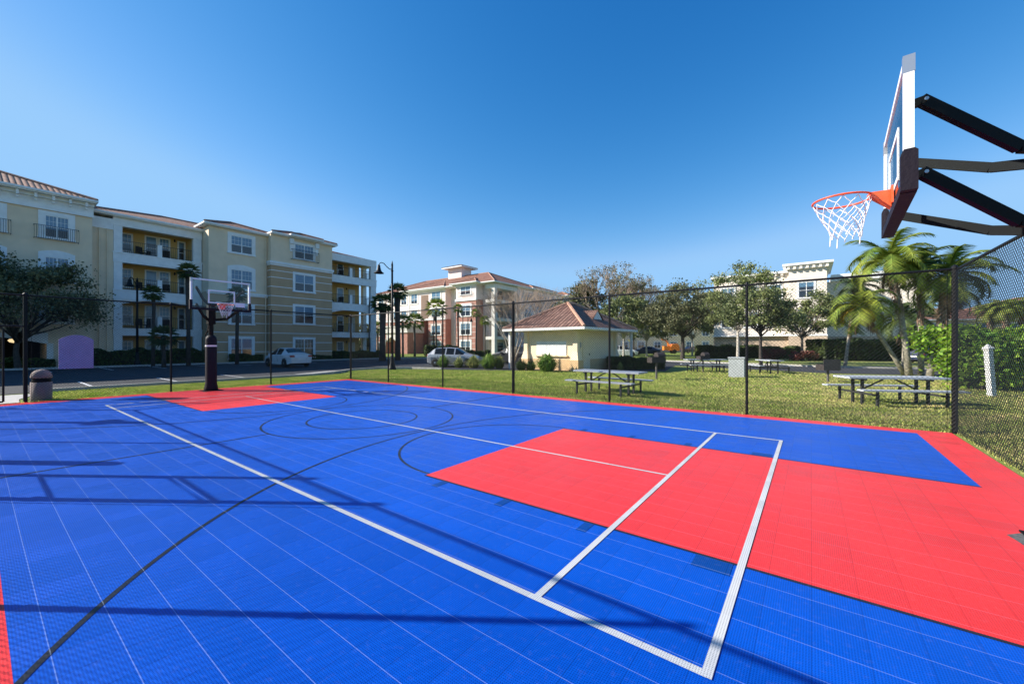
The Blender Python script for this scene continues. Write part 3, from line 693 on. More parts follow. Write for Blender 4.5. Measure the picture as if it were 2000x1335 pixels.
for x in (20.02, 22.72): b = MB(); b.box(x-.16, x+.16, y4-.14, y4, 11.75, 12.85).box(x-.2, x+.2, y4-.30, y4-.001, 12.3, 12.84).box(x-.12, x+.12, y4-.10, y4-.0012, 11.5, 11.75).build('corbel', M['white'], BA)
FLB = [(0., 2.5), (3.21, 5.61), (6.69, 9.16), (9.94, 12.3)]
stack(24.95, 30.2, y5, [(24.57, 24.95), (30.2, 30.95)], FLB, 2.3, 27.5, side_open=True, wins=[(25.1, 26.2, 2.1, 'w'), (27.0, 27.75, 2.05, 'g'), (28.5, 29.4, 2.05, 'd')])
b = MB()
for zf in (3.21, 6.69, 9.94): b.box(30.2, 30.92, y5+.45, y5+2.3, zf-.6, zf-.001)
b.box(30.2, 30.92, y5+.45, y5+2.3, 11.65, 12.4); b.build('side_beam', M['white'], BA)
roof_part(BA, [(-16, 5.3, y1-.1, 14, 12.95, .40), (5.0, 30.6, 1.0, 14, 12.55, .30), (13.2, 18.2, y3+.2, 9, 12.98, .36), (18.6, 24.4, y4+.2, 8, 13.15, .34), (20.3, 22.6, y4-.15, 3, 13.22, .34)], M['tileA'])
b = MB(); b.box(7.0, 31.0, .6, 1.5, 12.3, 12.54); b.build('beam', M['white'], BA)

# balcony chairs, each its own thing
def chair(loc, rz, label, group='wicker chairs on the yellow building balconies'):
    T = thing('balcony_chair', label, 'chair', loc, rz, group)
    MB().box(-.26, .26, -.26, .26, .34, .42).build('seat', M['dgrey'], T); MB().box(-.26, .26, .20, .26, .42, .92).build('backrest', M['dgrey'], T)
    b = MB()
    for sx in (-.24, .24): b.box(sx-.03, sx+.03, -.26, .2, .58, .62)
    b.build('armrest', M['dgrey'], T)
    for sx in (-.23, .23):
        for sy in (-.23, .23): MB().bar((sx, sy, 0), (sx, sy, .34), .04, .04).build('leg', M['dgrey'], T)
    return T
c0 = chair((0, 0, 0), 0, 'x')
def place_chair(s, yo, z, rz, label, first=[True]):
    o = c0 if first[0] else copy_tree(c0); first[0] = False
    o.location = (-45.5-yo, s, z); o.rotation_euler = (0, 0, R(90)+rz); o['label'] = label
names = {3: 'top-floor', 2: 'third-floor', 1: 'second-floor'}
for k in (3, 2, 1):
    z = FLA[k][0]
    place_chair(8.9, y2+1.1, z, .5, 'dark wicker chair left of the posts on the %s left-hand balcony' % names[k])
    place_chair(10.6, y2+1.2, z, -.4, 'dark wicker chair right of the post on the %s left-hand balcony' % names[k])
    z = FLB[k][0]
    place_chair(25.6, y5+1.3, z, .6, 'dark wicker chair by the window on the %s right-hand balcony' % names[k])
    place_chair(26.9, y5+1.3, z, -.7, 'dark wicker chair beside the glass door on the %s right-hand balcony' % names[k])

# ================================================================== pink apartment building (centre, beyond)
BP = thing('apartment_building', 'pink and rose-brick apartment building with tiled hip roof and roof turret, beyond the drive', 'building', (0, 0, 0))
F = 54.3
walls(BP, 'pink', [(-78.5, -56.4, F, 70, 6.75, 12.6), (-56.39, -52.9, F+1.6, 70, -.2, 12.6), (-52.88, -47.9, F-.7, 70, 9.9, 12.7), (-47.89, -46.4, F+1.2, 70, -.2, 12.6)], 'wall')
for q in [(-74.2, -73.4, F-.12, F, -.2, 12.5), (-67.4, -66.9, F-.10, F, -.2, 12.5), (-56.39, -52.9, F+1.5, F+1.599, 0, 12.5)]: walls(BP, 'pinkw', [q], 'pilaster')
walls(BP, 'brick', [(-78.49, -63.4, F+.01, 69.9, -.2, 6.75), (-61.2, -56.41, F+.01, 69.9, -.2, 6.75), (-52.87, -47.91, F-.69, 69.9, -.2, 9.9), (-63.39, -61.21, F+1.5, 69, -.2, 6.74)], 'brick_base')
walls(BP, 'white', [(-78.6, -56.3, F-.14, F+.2, 6.62, 6.95), (-52.98, -47.8, F-.86, F-.5, 9.72, 10.1), (-78.6, -56.3, F-.12, F+.1, 12.35, 12.62), (-53.0, -47.8, F-.84, F-.6, 12.4, 12.72)], 'ledge')
b = MB()
for z in (1.0, 2.0, 3.0, 4.0, 5.0, 5.9): b.box(-78.48, -63.42, F-.004, F+.01, z-.04, z+.04).box(-61.18, -56.43, F-.004, F+.01, z-.04, z+.04)
for z in (1.0, 2.0, 3.0, 4.0, 5.0, 5.9, 6.9, 7.9, 8.9): b.box(-52.86, -47.92, F-.71, F-.69, z-.04, z+.04)
b.build('band_lines', M['pinkw'], BP)
walls(BP, 'brown', [(-63.39, -61.21, F-.02, F-.001, 7.0, 11.7)], 'stair_shade_panel')  # flat brown panel on the wall paints the shade of a stair recess
for xa, xb in ((-77.5, -75.8), (-72.2, -70.2), (-69.6, -68.0), (-66.4, -64.6), (-60.2, -57.8)):
    for z0, z1 in ((10.2, 12.1), (7.2, 8.9), (3.7, 5.5), (.4, 2.2)):
        if xb < -66 and z0 < 6 or True: window(BP, xa, xb, z0, z1, F, case=.3, blind=.7, casem='pinkw', grid=False)
for z0, z1 in ((10.0, 12.1), (6.8, 8.7), (3.7, 5.5), (.4, 2.2)): window(BP, -55.2, -53.7, z0, z1, F+1.5, case=.28, blind=.7, casem='white', grid=False)
for z0, z1 in ((10.9, 12.3), (7.0, 8.9), (3.6, 5.6), (.4, 2.4)): window(BP, -51.6, -49.3, z0, z1, F-.7, case=.34, blind=.55, casem='white')
balconette(BP, -52.0, -48.9, 10.4, 11.3, F-.7, m='brick')
# entrance porch
walls(BP, 'brick', [(-71.2, -69.3, 50.2, F-.13, -.2, 4.1), (-66.2, -62.6, 50.2, F-.13, -.2, 4.1), (-69.29, -66.21, 51.4, F-.14, -.2, 4.1)], 'porch_wall')
walls(BP, 'pinkw', [(-71.5, -62.3, 49.95, F-.12, 4.1, 5.2), (-71.6, -62.2, 49.8, F-.11, 5.2, 5.45)], 'porch_cornice')
b = MB(); n = 12; arc = [(-69.3+3.1*i/n, 2.3+.95*math.sin(math.pi*i/n)) for i in range(n+1)]
b.prism([(-69.3, 4.09)]+arc+[(-66.2, 4.09)], 50.25, 51.3, 'xz'); b.box(-69.6, -69.301, 50.1, 50.3, 0, 2.9).box(-66.199, -65.9, 50.1, 50.3, 0, 2.9); b.build('porch_arch', M['pinkw'], BP)
# side facing the road (u = -44.3)
MS = Matrix.Translation((-44.3, 0, 0)) @ Matrix.Rotation(R(90), 4, 'Z')
walls(BP, 'lilac', [(-46.39, -44.3, 61.3, 92, -.2, 12.5), (-46.41, -46.3, F+2.5, 61.29, -.2, 12.5)], 'side_wall')
b = MB()
for (xa, ya, xb, yb) in ((-45.0, F+.1, -44.3, F+.8), (-45.0, 60.4, -44.3, 61.1)): b.box(xa, xb, ya, yb, -.2, 12.0)
for z in (3.2, 6.5, 9.75): b.box(-46.38, -44.28, F+.08, 61.12, z-.55, z)
b.box(-46.38, -44.26, F+.06, 61.14, 11.7, 12.5); b.build('balcony_frame', M['pinkw'], BP)
for z in (3.2, 6.5, 9.75):
    railing(BP, F+.85, 60.35, z+.02, z+1.02, .15, MS); railing(BP, -46.3, -45.05, z+.02, z+1.02, F+.35)
for k, (ya, yb) in enumerate(((63.6, 65.9), (68.6, 70.6), (73.5, 75.5), (79, 81.5), (86, 88))):
    for z0, z1 in ((10.3, 12.0), (7.2, 8.9), (3.7, 5.5), (.4, 2.2)): window(BP, ya, yb, z0, z1, 0, MS, case=.2, blind=.6, casem='white', grid=False)
for z in (0, 3.2, 6.5, 9.75):
    M2 = Matrix.Translation((-46.3, 0, 0)) @ Matrix.Rotation(R(90), 4, 'Z')
    window(BP, 57.6, 59.4, z+.1, z+2.2, 0, M2, case=.1, blind=.3, mull=False, grid=False, name='glass_door')
roof_part(BP, [(-78.6, -44.3, F-.1, 70, 12.8, .40), (-68.5, -56.6, F-.2, 66, 12.95, .36), (-53, -47.8, F-.9, 64, 12.95, .36), (-60, -44.6, 61.5, 92, 12.7, .30), (-50, -44.2, 66, 74, 12.9, .34), (-50, -44.2, 80, 88, 12.9, .34)], M['tileA'], over=.7)
tb = MB(); tb.box(-62.5, -58.6, 61.0, 64.0, 13.6, 18.0); tr_ = tb.build('roof_turret', M['pink'], BP)
b = MB(); hip(b, -63.6, -57.5, 59.9, 65.1, 18.2, .3); b.build('turret_roof', M['tileA'], tr_); MB().box(-63.5, -57.6, 60, 65, 17.9, 18.17).build('turret_eave', M['white'], tr_)

# ================================================================== cream commercial building (right, beyond the trees)
BC = thing('commercial_building', 'cream flat-roofed building with white cornices and tan brick base, behind the oaks', 'building', (0, 0, 0))
F = 69.8
walls(BC, 'beige', [(-12.3, -2.6, F, 96, 3.0, 12.0), (-2.59, 1.7, F-.6, 80, 3.0, 12.3), (1.71, 12, F+9, 96, 3, 11.4)], 'wall')
mb = mat('tan brick', (.50, .38, .28), .9, var=.15, nscale=5); M['tanbrick'] = mb
walls(BC, 'tanbrick', [(-12.35, -2.61, F-.05, 95, -.2, 3.0), (-2.6, 1.75, F-.65, 79, -.2, 3.0), (1.76, 11.9, F+8.95, 95, -.2, 3)], 'brick_base')
walls(BC, 'white', [(-12.7, -2.65, F-.45, 96.2, 12.0, 12.3), (-3.3, 2.4, F-1.3, 80.5, 12.8, 13.1), (-2.9, 2.0, F-.9, 80.2, 12.3, 12.799), (2.41, 12.3, F+8.6, 96.3, 11.4, 12.4), (-12.4, 1.8, F-.7, F+.5, 2.95, 3.15)], 'cornice')
b = MB()
for k in range(7): x = -2.6+k*.72; MB().box(x-.15, x+.15, F-1.15, F-.91, 12.3, 12.78).build('cornice_bracket', M['beige'], BC)
for k in range(12): x = -12.2+k*.8; MB().box(x-.15, x+.15, F-.35, F-.01, 11.65, 11.99).build('cornice_bracket', M['beige'], BC)
for x in (-11.2, -8.2, -5.2, -1.4):
    for z0, z1 in ((8.3, 10.4), (4.4, 6.6)): window(BC, x, x+1.7, z0, z1, F if x < -3 else F-.6, case=.2, blind=.3, casem='white', grid=False)

# ================================================================== distant yellow buildings between the trees
def far_block(name, label, loc, rz, w_, d_, h_, m, bays):
    T = thing(name, label, 'building', loc, rz)
    walls(T, m, [(0, w_, 0, d_, -.2, h_)]); walls(T, 'tanbrick', [(-.05, w_+.05, -.05, d_, -.2, 1.2)], 'brick_base')
    for i in range(bays):
        for k in range(int(h_/3.2)):
            x = (i+.5)*w_/bays; window(T, x-.8, x+.8, k*3.2+.9, k*3.2+2.5, 0, case=.25, blind=.5, grid=False)
    roof_part(T, [(0, w_, 0, d_, h_, .35)], M['tileA'], over=.8)
    return T
far_block('townhouse', 'low yellow townhouse row glimpsed under the oaks right of the kiosk', (*cw(26, 100), 0), HEAD+.1, 34, 12, 6.4, 'kyel', 8)
far_block('townhouse', 'yellow house glimpsed between the feather palms on the right', (*cw(70, 78), 0), HEAD-.2, 24, 12, 6.5, 'kyel', 6)
far_block('apartment_building', 'distant yellow building at the right edge beyond the bright shrub', (*cw(103, 84), 0), HEAD-.3, 20, 12, 9.6, 'kyel', 5)

# ================================================================== kiosk
KX, KY = cw(4.16, 25.95)
KR = HEAD+math.atan2(.754, .657)                   # local +x runs along the shaded wall, +y back along the lit wall
K = thing('kiosk', 'small yellow kiosk with terracotta hip roof and rolled white shutter beside the lawn', 'kiosk', (KX, KY, 0), KR)
W_, D_ = 5.3, 4.1
walls(K, 'kyel', [(0, W_, 0, D_, .72, 2.72)]); walls(K, 'ktan', [(-.03, W_+.03, -.03, D_+.03, -.1, .72)], 'base_band')
for (x, y, sx, sy) in ((0, 0, -1, -1), (0, D_, -1, 1), (W_, 0, 1, -1)):
    b = MB(); b.prism([(x-.16, y-.16), (x+.16, y-.16), (x+.16, y+.16), (x-.16, y+.16)], .70, 2.7)
    b.add([(x-.30, y-.30, .70), (x+.30, y-.30, .70), (x+.30, y+.30, .70), (x-.30, y+.30, .70), (x-.17, y-.17, 1.25), (x+.17, y-.17, 1.25), (x+.17, y+.17, 1.25), (x-.17, y+.17, 1.25)],
          [(0, 1, 5, 4), (1, 2, 6, 5), (2, 3, 7, 6), (3, 0, 4, 7), (4, 5, 6, 7), (3, 2, 1, 0)])
    b.build('corner_pillar', M['kyel'], K)
for (x, y) in ((0, 0), (0, D_), (W_, 0)): MB().box(x-.33, x+.33, y-.33, y+.33, -.1, .70).build('pillar_base', M['ktan'], K)
b = MB(); b.box(-.05, -.0, .75, 3.2, 1.0, 1.92)
for k in range(12): b.box(-.058, -.051, .77, 3.18, 1.02+k*.075, 1.06+k*.075)
for y in (1.55, 2.4): b.box(-.066, -.059, y-.02, y+.02, 1.01, 1.91)
b.build('roller_shutter', M['white'], K); MB().box(-.16, .0, .65, 3.3, .90, .995).build('counter', M['kyel'], K)
MB().box(.75, 1.65, -.045, -.0, .0, 2.1).build('door', M['kyel'], K); MB().box(.35, .52, -.06, -.0, 1.5, 1.85).build('meter_box', M['silver'], K)
MB().box(1.5, 1.56, -.09, -.046, 1.0, 1.1).build('door_handle', M['blackm'], K)
for (x, y) in ((W_+.9, -.9), (-.7, D_+1.0), (W_+.9, D_+1.0)): MB().box(x-.07, x+.07, y-.07, y+.07, -.1, 2.62).build('porch_post', M['white'], K)
M['ridgeK'] = mat('salmon ridge tile', (.50, .28, .19), .85, var=.2, nscale=6)
rid_, M['ridge'] = M['ridge'], M['ridgeK']
kr = roof_part(K, [(-1.05, 6.5, -1.2, 5.5, 2.78, .56)], M['tileK'], over=.0, fascia=.16)
# gablet on the shaded slope
b = MB(); xg = 2.7
gy = -.1
b.add([(xg-.85, gy, 3.36), (xg, gy, 4.10), (xg, 2.2, 4.10), (xg-.85, gy+.9, 3.45)], [(0, 3, 2, 1)], [[(0, 0), (0, 1.2), (1.8, 1.2), (1.8, 0)]])
b.add([(xg+.85, gy, 3.36), (xg, gy, 4.10), (xg, 2.2, 4.10), (xg+.85, gy+.9, 3.45)], [(0, 1, 2, 3)], [[(0, 0), (0, 1.2), (1.8, 1.2), (1.8, 0)]])
b.build('gablet_roof', M['tileK'], kr)
MB().add([(xg-.75, gy+.06, 3.30), (xg+.75, gy+.06, 3.30), (xg, gy+.06, 4.03)], [(0, 1, 2)]).build('gablet_face', M['white'], kr)
# ------------------------------------------------------------------ vegetation
def foliage(name, c, island=.45, trans=.3, c2=None): return mat(name, c, .55, c2=c2, nscale=.7, island=island, trans=trans, spec=.35)
M['oak'] = foliage('live oak leaves', (.11, .14, .05), c2=(.25, .28, .10))
M['oakd'] = foliage('dark oak leaves', (.085, .10, .045), c2=(.21, .21, .10))
M['sparse'] = foliage('dry sparse leaves', (.17, .14, .09), c2=(.20, .20, .10))
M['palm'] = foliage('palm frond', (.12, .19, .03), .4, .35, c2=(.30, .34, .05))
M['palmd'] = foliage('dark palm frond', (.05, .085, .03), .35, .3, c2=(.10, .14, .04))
M['palmy'] = foliage('yellowing frond', (.38, .26, .03), .3, .3)
M['hedge'] = foliage('hedge leaves', (.045, .075, .02), c2=(.085, .12, .03))
M['lime'] = foliage('bright shrub leaves', (.12, .24, .02), .5, .4, c2=(.28, .42, .04))
M['clump'] = foliage('grassy clump', (.16, .21, .045), .4, .3, c2=(.36, .36, .12))
M['fern'] = foliage('strappy leaves', (.10, .20, .03), .4, .35, c2=(.26, .36, .06))
M['redleaf'] = foliage('reddish leaves', (.20, .06, .05), .4, .3, c2=(.10, .07, .03))
M['bark'] = mat('grey bark', (.16, .13, .10), .95, var=.3, nscale=5, bump=.8, bscale=25)
M['barkd'] = mat('dark bark', (.055, .045, .038), .95, var=.3, nscale=5, bump=.8, bscale=25)
M['pale'] = mat('pale smooth bark', (.42, .38, .32), .9, var=.2, nscale=4, bump=.5)
M['twig'] = mat('bare twigs', (.25, .19, .14), .95, island=.3)
M['shag'] = mat('shaggy dead fronds', (.24, .155, .10), .95, island=.45, var=.3, nscale=4, bump=.6, bscale=25)
M['ptrunk'] = mat('palm trunk', (.30, .27, .21), .95, var=.3, nscale=6, bump=1., bscale=18)
def leafquads(P, s, flat=.0, elong=1.6):
    n = len(P); a = rng.normal(size=(n, 3)); a[:, 2] *= (1-flat); a /= np.linalg.norm(a, axis=1)[:, None]
    r = rng.normal(size=(n, 3)); b = np.cross(a, r); b /= np.linalg.norm(b, axis=1)[:, None]
    S = (s*rng.uniform(.6, 1.35, n))[:, None]
    c = np.cross(a, b)*S*.18
    return np.stack([P-a*S*elong/2, P+b*S*.5+c, P+a*S*elong/2, P-b*S*.5+c], 1)
def limbs(b, base, top, ends, r0, wig=.3):
    base, top = Vector(base), Vector(top)
    m = base.lerp(top, .5)+Vector((random.uniform(-1, 1)*wig*.4, random.uniform(-1, 1)*wig*.4, 0))
    b.tube([base+Vector((0, 0, -.1)), base+Vector((0, 0, .15)), m, top], [r0*1.5, r0*1.1, r0*.85, r0*.7], 9)
    for e in ends:
        e = Vector(e); s = top.lerp(base, random.uniform(0, .25)); mid = s.lerp(e, .5)+Vector([random.uniform(-1, 1)*wig for _ in range(3)])
        q = s.lerp(mid, .5)+Vector([random.uniform(-.5, .5)*wig for _ in range(3)])
        b.tube([s, q, mid, e], [r0*.5, r0*.36, r0*.24, r0*.06], 6)
        for _ in range(4):
            f = mid.lerp(e, random.uniform(0, .9)); g = f+Vector([random.uniform(-1, 1)*.9, random.uniform(-1, 1)*.9, random.uniform(-.2, .9)])
            b.tube([f, f.lerp(g, .5)+Vector((0, 0, .1)), g], [r0*.13, r0*.08, r0*.03], 4, cap=False)
def tree(label, loc, h, crown_r, crown_c, n=9000, leaf=.2, nclump=34, lm='oak', bm='bark', r0=.16, trunk=.35, clump=.30, name='oak_tree', group='oaks beyond the picnic lawn', lean=(0, 0), low=-.75, shell=.45):
    T = thing(name, label, 'tree', (*loc, 0), random.uniform(0, 6), group); ih = Matrix.Rotation(-T.rotation_euler[2], 3, 'Z')
    rx, ry, rzz = crown_r; cc = np.array(crown_c); C = []
    while len(C) < nclump:
        d = rng.normal(size=3); d /= np.linalg.norm(d)
        if d[2] < low: continue
        k = rng.uniform(shell, 1.0)**.6; C.append(cc+d*np.array([rx, ry, rzz])*k)
    C = np.array(C); per = n//nclump; P = []
    for c_ in C:
        s = clump*min(rx, rzz)*rng.uniform(.6, 1.35); q = rng.normal(size=(int(per*rng.uniform(.6, 1.4)), 3))*s*np.array([.62, .62, .42]); P.append(c_+q)
    P = np.concatenate(P); P = P[P[:, 2] > cc[2]-rzz*1.15]
    b = MB(); b.smooth = True; limbs(b, (0, 0, -.05), (lean[0], lean[1], h*trunk), [tuple(c_*1.0-np.array([0, 0, .0])) for c_ in C[:22]], r0)
    b.build('trunk', M[bm], T); quads('crown', leafquads(P, leaf), M[lm], T)
    return T
def feather(b, start, az, el, L, droop, n=26, lw=.034, ll=.5, wid=1.):
    """appends frond leaflets (triangles) to list b; returns rachis points"""
    p = np.array(start, float); pts = [p.copy()]; e = el; st = L/n; D = []
    for i in range(n):
        d = np.array([math.cos(az)*math.cos(e), math.sin(az)*math.cos(e), math.sin(e)]); p = p+d*st; pts.append(p.copy()); D.append(d)
        e -= droop/n*(1+1.2*i/n)
    side = np.array([-math.sin(az), math.cos(az), 0.])
    for i in range(3, n):
        f = i/n; l_ = ll*(.45+1.1*math.sin(math.pi*min(1, f*.92+.06)))*wid
        for s in (-1, 1):
            for sub in (0, .5):
                o = pts[i]+D[i]*st*sub; up = np.cross(side, D[i])*-1
                t = o+side*s*l_*.75+D[i]*l_*.55+np.array([0, 0, -.28*l_])+rng.normal(size=3)*.03
                w_ = D[i]*lw
                b.append([o-w_, o+w_, t])
    return pts
def feather_palm(name, label, base, top, nf=26, L=2.6, lm='palm', tr=.13, shag=0., group=None, skirt=0, yellow=0, bend=0., droop=1.5, seed=0, cat='palm tree'):
    global rng
    T = thing(name, label, cat, base, 0, group)
    bx = Vector(base); tp = Vector(top)-bx; b = MB(); b.smooth = True
    pts = [Vector((0, 0, -.1)), tp*.25+Vector((bend*.5, 0, 0)), tp*.5+Vector((bend*.7, 0, 0)), tp*.75+Vector((bend*.5, 0, 0)), tp]
    b.tube(pts, [tr*1.35, tr*1.05, tr, tr, tr*1.15], 10); b.build('trunk', M['ptrunk'], T)
    if shag:
        S = []; 
        for _ in range(int(520*shag)):
            f = 1-random.random()*shag; c = pts[0].lerp(tp, f) if not bend else pts[0].lerp(tp, f)+Vector((bend*.7*math.sin(math.pi*f), 0, 0)); a = random.uniform(0, 6.28); r = tr*(1.15+.9*(f-1+shag)/shag)
            o = c+Vector((math.cos(a)*r, math.sin(a)*r, 0)); l_ = random.uniform(.25, .7); r2 = r*random.uniform(1.0, 1.6)
            t = c+Vector((math.cos(a)*r2, math.sin(a)*r2, -l_)); wv = Vector((-math.sin(a), math.cos(a), 0))*random.uniform(.015, .04)
            S.append([tuple(o-wv), tuple(o+wv), tuple(t)])
        quads('dead_fronds', np.array(S), M['shag'], T, nv=3)
    q = []; ra = MB()
    for k in range(nf):
        az = k*2.39996+rng.uniform(-.2, .2); f = k/nf; el = R(84)-f*R(92)+rng.uniform(-.1, .1)
        pt = feather(q, tp, az, el, L*rng.uniform(.85, 1.1), droop*rng.uniform(.7, 1.2)); ra.tube([tuple(x) for x in pt[::4]]+[tuple(pt[-1])], [.022]*(len(pt[::4]))+[.004], 4, cap=False)
    for s in range(skirt):                     # hanging dead fronds
        az = rng.uniform(0, 6.28)
        feather(q2 := [], tp-Vector((0, 0, .2)), az, R(-65), L*.6, .4); quads('dead_frond', np.array(q2), M['shag'], T, nv=3)
    c_ = quads('crown', np.array(q), M[lm], T, nv=3); ra.build('frond_stems', M[lm], c_)
    if yellow:
        q = []
        for k in range(yellow): feather(q, tp, rng.uniform(0, 6.28), R(rng.uniform(-30, 30)), L*.6, 1.2)
        quads('yellow_frond', np.array(q), M['palmy'], T, nv=3)
    return T
def fan_palm(label, base, h, r=1.3, tr=.17, lm='palmd', nf=34, group=None, shag=.5, name='fan_palm', trr='barkd'):
    T = thing(name, label, 'palm tree', (*base, 0), random.uniform(0, 6), group)
    b = MB(); b.smooth = True; b.tube([(0, 0, -.1), (0, 0, h*.4), (.05, .03, h*.8), (0, 0, h)], [tr*1.25, tr, tr*1.1, tr*1.5], 9); b.build('trunk', M[trr], T)
    q = []
    for k in range(nf):
        az = k*2.39996; el = R(80)-k/nf*R(135); d = np.array([math.cos(az)*math.cos(el), math.sin(az)*math.cos(el), math.sin(el)]); side = np.array([-math.sin(az), math.cos(az), 0.]); up = np.cross(d, side)
        c = np.array([0, 0, h])+d*r*.5; w_ = side*.012; q.append([np.array([0, 0, h])-w_, np.array([0, 0, h])+w_, c])
        for j in range(11):
            a = (j-5)/5*1.35; dd = d*math.cos(a)+side*math.sin(a)+up*rng.uniform(-.12, .12); l_ = r*.62*rng.uniform(.8, 1.1)
            t = c+dd*l_+np.array([0, 0, -.22*l_]); ww = np.cross(dd, up)*.035; m_ = c+dd*l_*.5
            q.append([c, m_+ww, t]); q.append([c, t, m_-ww])
    quads('crown', np.array(q), M[lm], T, nv=3); return T
def bare_tree(name, label, loc, h, spread, bm, r0=.09, stems=4, leaves=0, depth=5, group=None, lm='sparse', seed=3, trunk=0.):
    rr = random.Random(seed); T = thing(name, label, 'tree', (*loc, 0), 0, group); b = MB(); tw = MB(); E = []
    def grow(p, d, L, r, k):
        q = p+d*L*.5+Vector([rr.uniform(-.06, .06)*L for _ in range(3)]); e = p+d*L
        (b if k > 2 else tw).tube([p, q, e], [r, r*.85, r*.7], 6 if k > 2 else 3, cap=False)
        if k == 0: E.append(tuple(e)); return
        for _ in range(3 if k > 1 else 3):
            nd = (d+Vector((rr.uniform(-1, 1)*spread, rr.uniform(-1, 1)*spread, rr.uniform(-.15, .55)*spread))).normalized(); grow(e, nd, L*rr.uniform(.66, .85), r*.62, k-1)
    p0 = Vector((0, 0, 0))
    if trunk: b.tube([(0, 0, -.1), (0, 0, trunk*.5), (0.03, 0, trunk)], [r0*1.9, r0*1.5, r0*1.4], 8); p0 = Vector((0, 0, trunk))
    for s in range(stems):
        a = s*6.28/stems+.4; grow(p0+Vector((math.cos(a)*.05, math.sin(a)*.05, -.05)), Vector((math.cos(a)*.38, math.sin(a)*.38, 1)).normalized(), (h-trunk)*.29, r0, depth)
    b.build('trunk', M[bm], T); tw.build('branches', M['twig'], T)
    if leaves:
        E = np.array(E); P = E[rng.integers(0, len(E), leaves)]+rng.normal(size=(leaves, 3))*.18; quads('crown', leafquads(P, .14), M[lm], T)
    return T
def hedge(name, label, loc, rz, L, W, H, n, leaf, lm, group=None, cat='hedge', core='hedge', bump=.12):
    T = thing(name, label, cat, (*loc, 0), rz, group)
    P = rng.uniform([0, 0, 0], [L, W, H], (n, 3)); f = rng.integers(0, 6, n); e = np.abs(rng.normal(size=n))*bump
    P[:, 2] = np.where(f < 2, H-e, P[:, 2]); P[:, 1] = np.where((f == 2) | (f == 3), e, P[:, 1]); P[:, 1] = np.where(f == 4, W-e, P[:, 1]); P[:, 0] = np.where(f == 5, np.where(rng.random(n) < .5, e, L-e), P[:, 0])
    P[:, 2] *= 1+.10*np.sin(P[:, 0]*2.1)+.06*np.sin(P[:, 0]*5.3+1); P[:, 1] += .10*np.sin(P[:, 0]*3.1)
    quads('foliage', leafquads(P, leaf, elong=1.4), M[lm], T)
    MB().box(.25, L-.25, .25, W-.25, -.05, H*.82).build('shade_core', M['barkd'], T); return T  # plain dark box paints the shade seen between the leaves
def clump(label, loc, r, h, n, lm, name='ornamental_grass', group=None, cat='plant', wd=.018):
    T = thing(name, label, cat, (*loc, 0), random.uniform(0, 6), group); a = rng.uniform(0, 6.283, n); l_ = rng.uniform(.1, 1, n)**.7*r; hh = h*rng.uniform(.35, 1.2, n)*(1-.5*(l_/r)**1.5)
    b0 = np.stack([np.cos(a)*l_*.4, np.sin(a)*l_*.4, np.zeros(n)], 1); m_ = np.stack([np.cos(a)*l_*.72, np.sin(a)*l_*.72, hh], 1); t = np.stack([np.cos(a)*l_*1.15, np.sin(a)*l_*1.15, hh*rng.uniform(.55, 1.25, n)], 1)
    sd = np.stack([-np.sin(a), np.cos(a), np.zeros(n)], 1)*wd*rng.uniform(.6, 1.4, n)[:, None]
    q = np.concatenate([np.stack([b0-sd, b0+sd, m_+sd*.9, m_-sd*.9], 1), np.stack([m_-sd*.9, m_+sd*.9, t+sd*.15, t-sd*.15], 1)]); o = quads('leaves', q, M[lm], T); return T

# left oak in front of the yellow building
tree('broad dark live oak at the left edge in front of the yellow building', at(35, 27.5), 7.2, (3.9, 3.9, 2.9), (0, 0, 4.9), 19000, .115, 60, 'oakd', 'barkd', .17, .33, .27, low=-.6, group='live oaks')
tree('small live oak half cut off by the left edge', at(-130, 24), 8.4, (3.6, 3.6, 2.8), (0, 0, 5.8), 10000, .16, 34, 'oakd', 'barkd', .16, .35, .28, group='live oaks')
# oaks right of centre
tree('dark dense oak standing behind the kiosk grill, with a thick dark trunk', at(1333, 48), 8.6, (5.3, 4.6, 3.2), (-.3, 0, 5.6), 17000, .16, 60, 'oakd', 'barkd', .24, .36, .22, shell=.35)
tree('tall airy oak with a pale trunk left of the tall fence post', at(1441, 37), 9.4, (3.7, 3.5, 3.3), (.2, 0, 6.0), 9500, .12, 62, 'oak', 'pale', .14, .40, .17, shell=.35)
tree('oak with a dark trunk right of the tall fence post', at(1486, 31.5), 6.9, (2.9, 2.8, 1.9), (.2, 0, 4.6), 8500, .12, 46, 'oak', 'barkd', .13, .45, .22, shell=.35)
tree('round oak before the cream building, nearest the feather palms', at(1566, 45), 8.0, (3.9, 3.6, 2.7), (0, 0, 5.0), 13000, .15, 44, 'oak', 'bark', .15, .40, .22, shell=.35)
tree('small oak with a slim pale trunk left of the orange wood chipper', at(1263, 62), 8.2, (4.0, 4.0, 3.0), (0, 0, 5.2), 7000, .24, 28, 'oak', 'pale', .14, .36, .28)
tree('slim oak just right of the kiosk roof', at(1218, 52), 7.6, (3.6, 3.4, 2.6), (0, 0, 5.2), 6500, .22, 26, 'oak', 'pale', .13, .42, .28)
tree('slim pale-trunked oak right of the orange wood chipper', at(1352, 66), 8, (3.6, 3.6, 2.8), (0, 0, 5.3), 6000, .24, 26, 'oak', 'pale', .14, .4, .28)
tree('dark round oak seen over the ridge of the kiosk', at(1135, 66), 11, (4.2, 4, 4.0), (0, 0, 7.2), 7500, .26, 30, 'oakd', 'barkd', .2, .36, .28)
bare_tree('bare_tree', 'big grey thinly leaved tree rising behind the kiosk roof', at(1188, 60), 13.4, .62, 'bark', .2, 4, 4200, 5, 'deciduous trees', 'sparse', 5, 2.4)
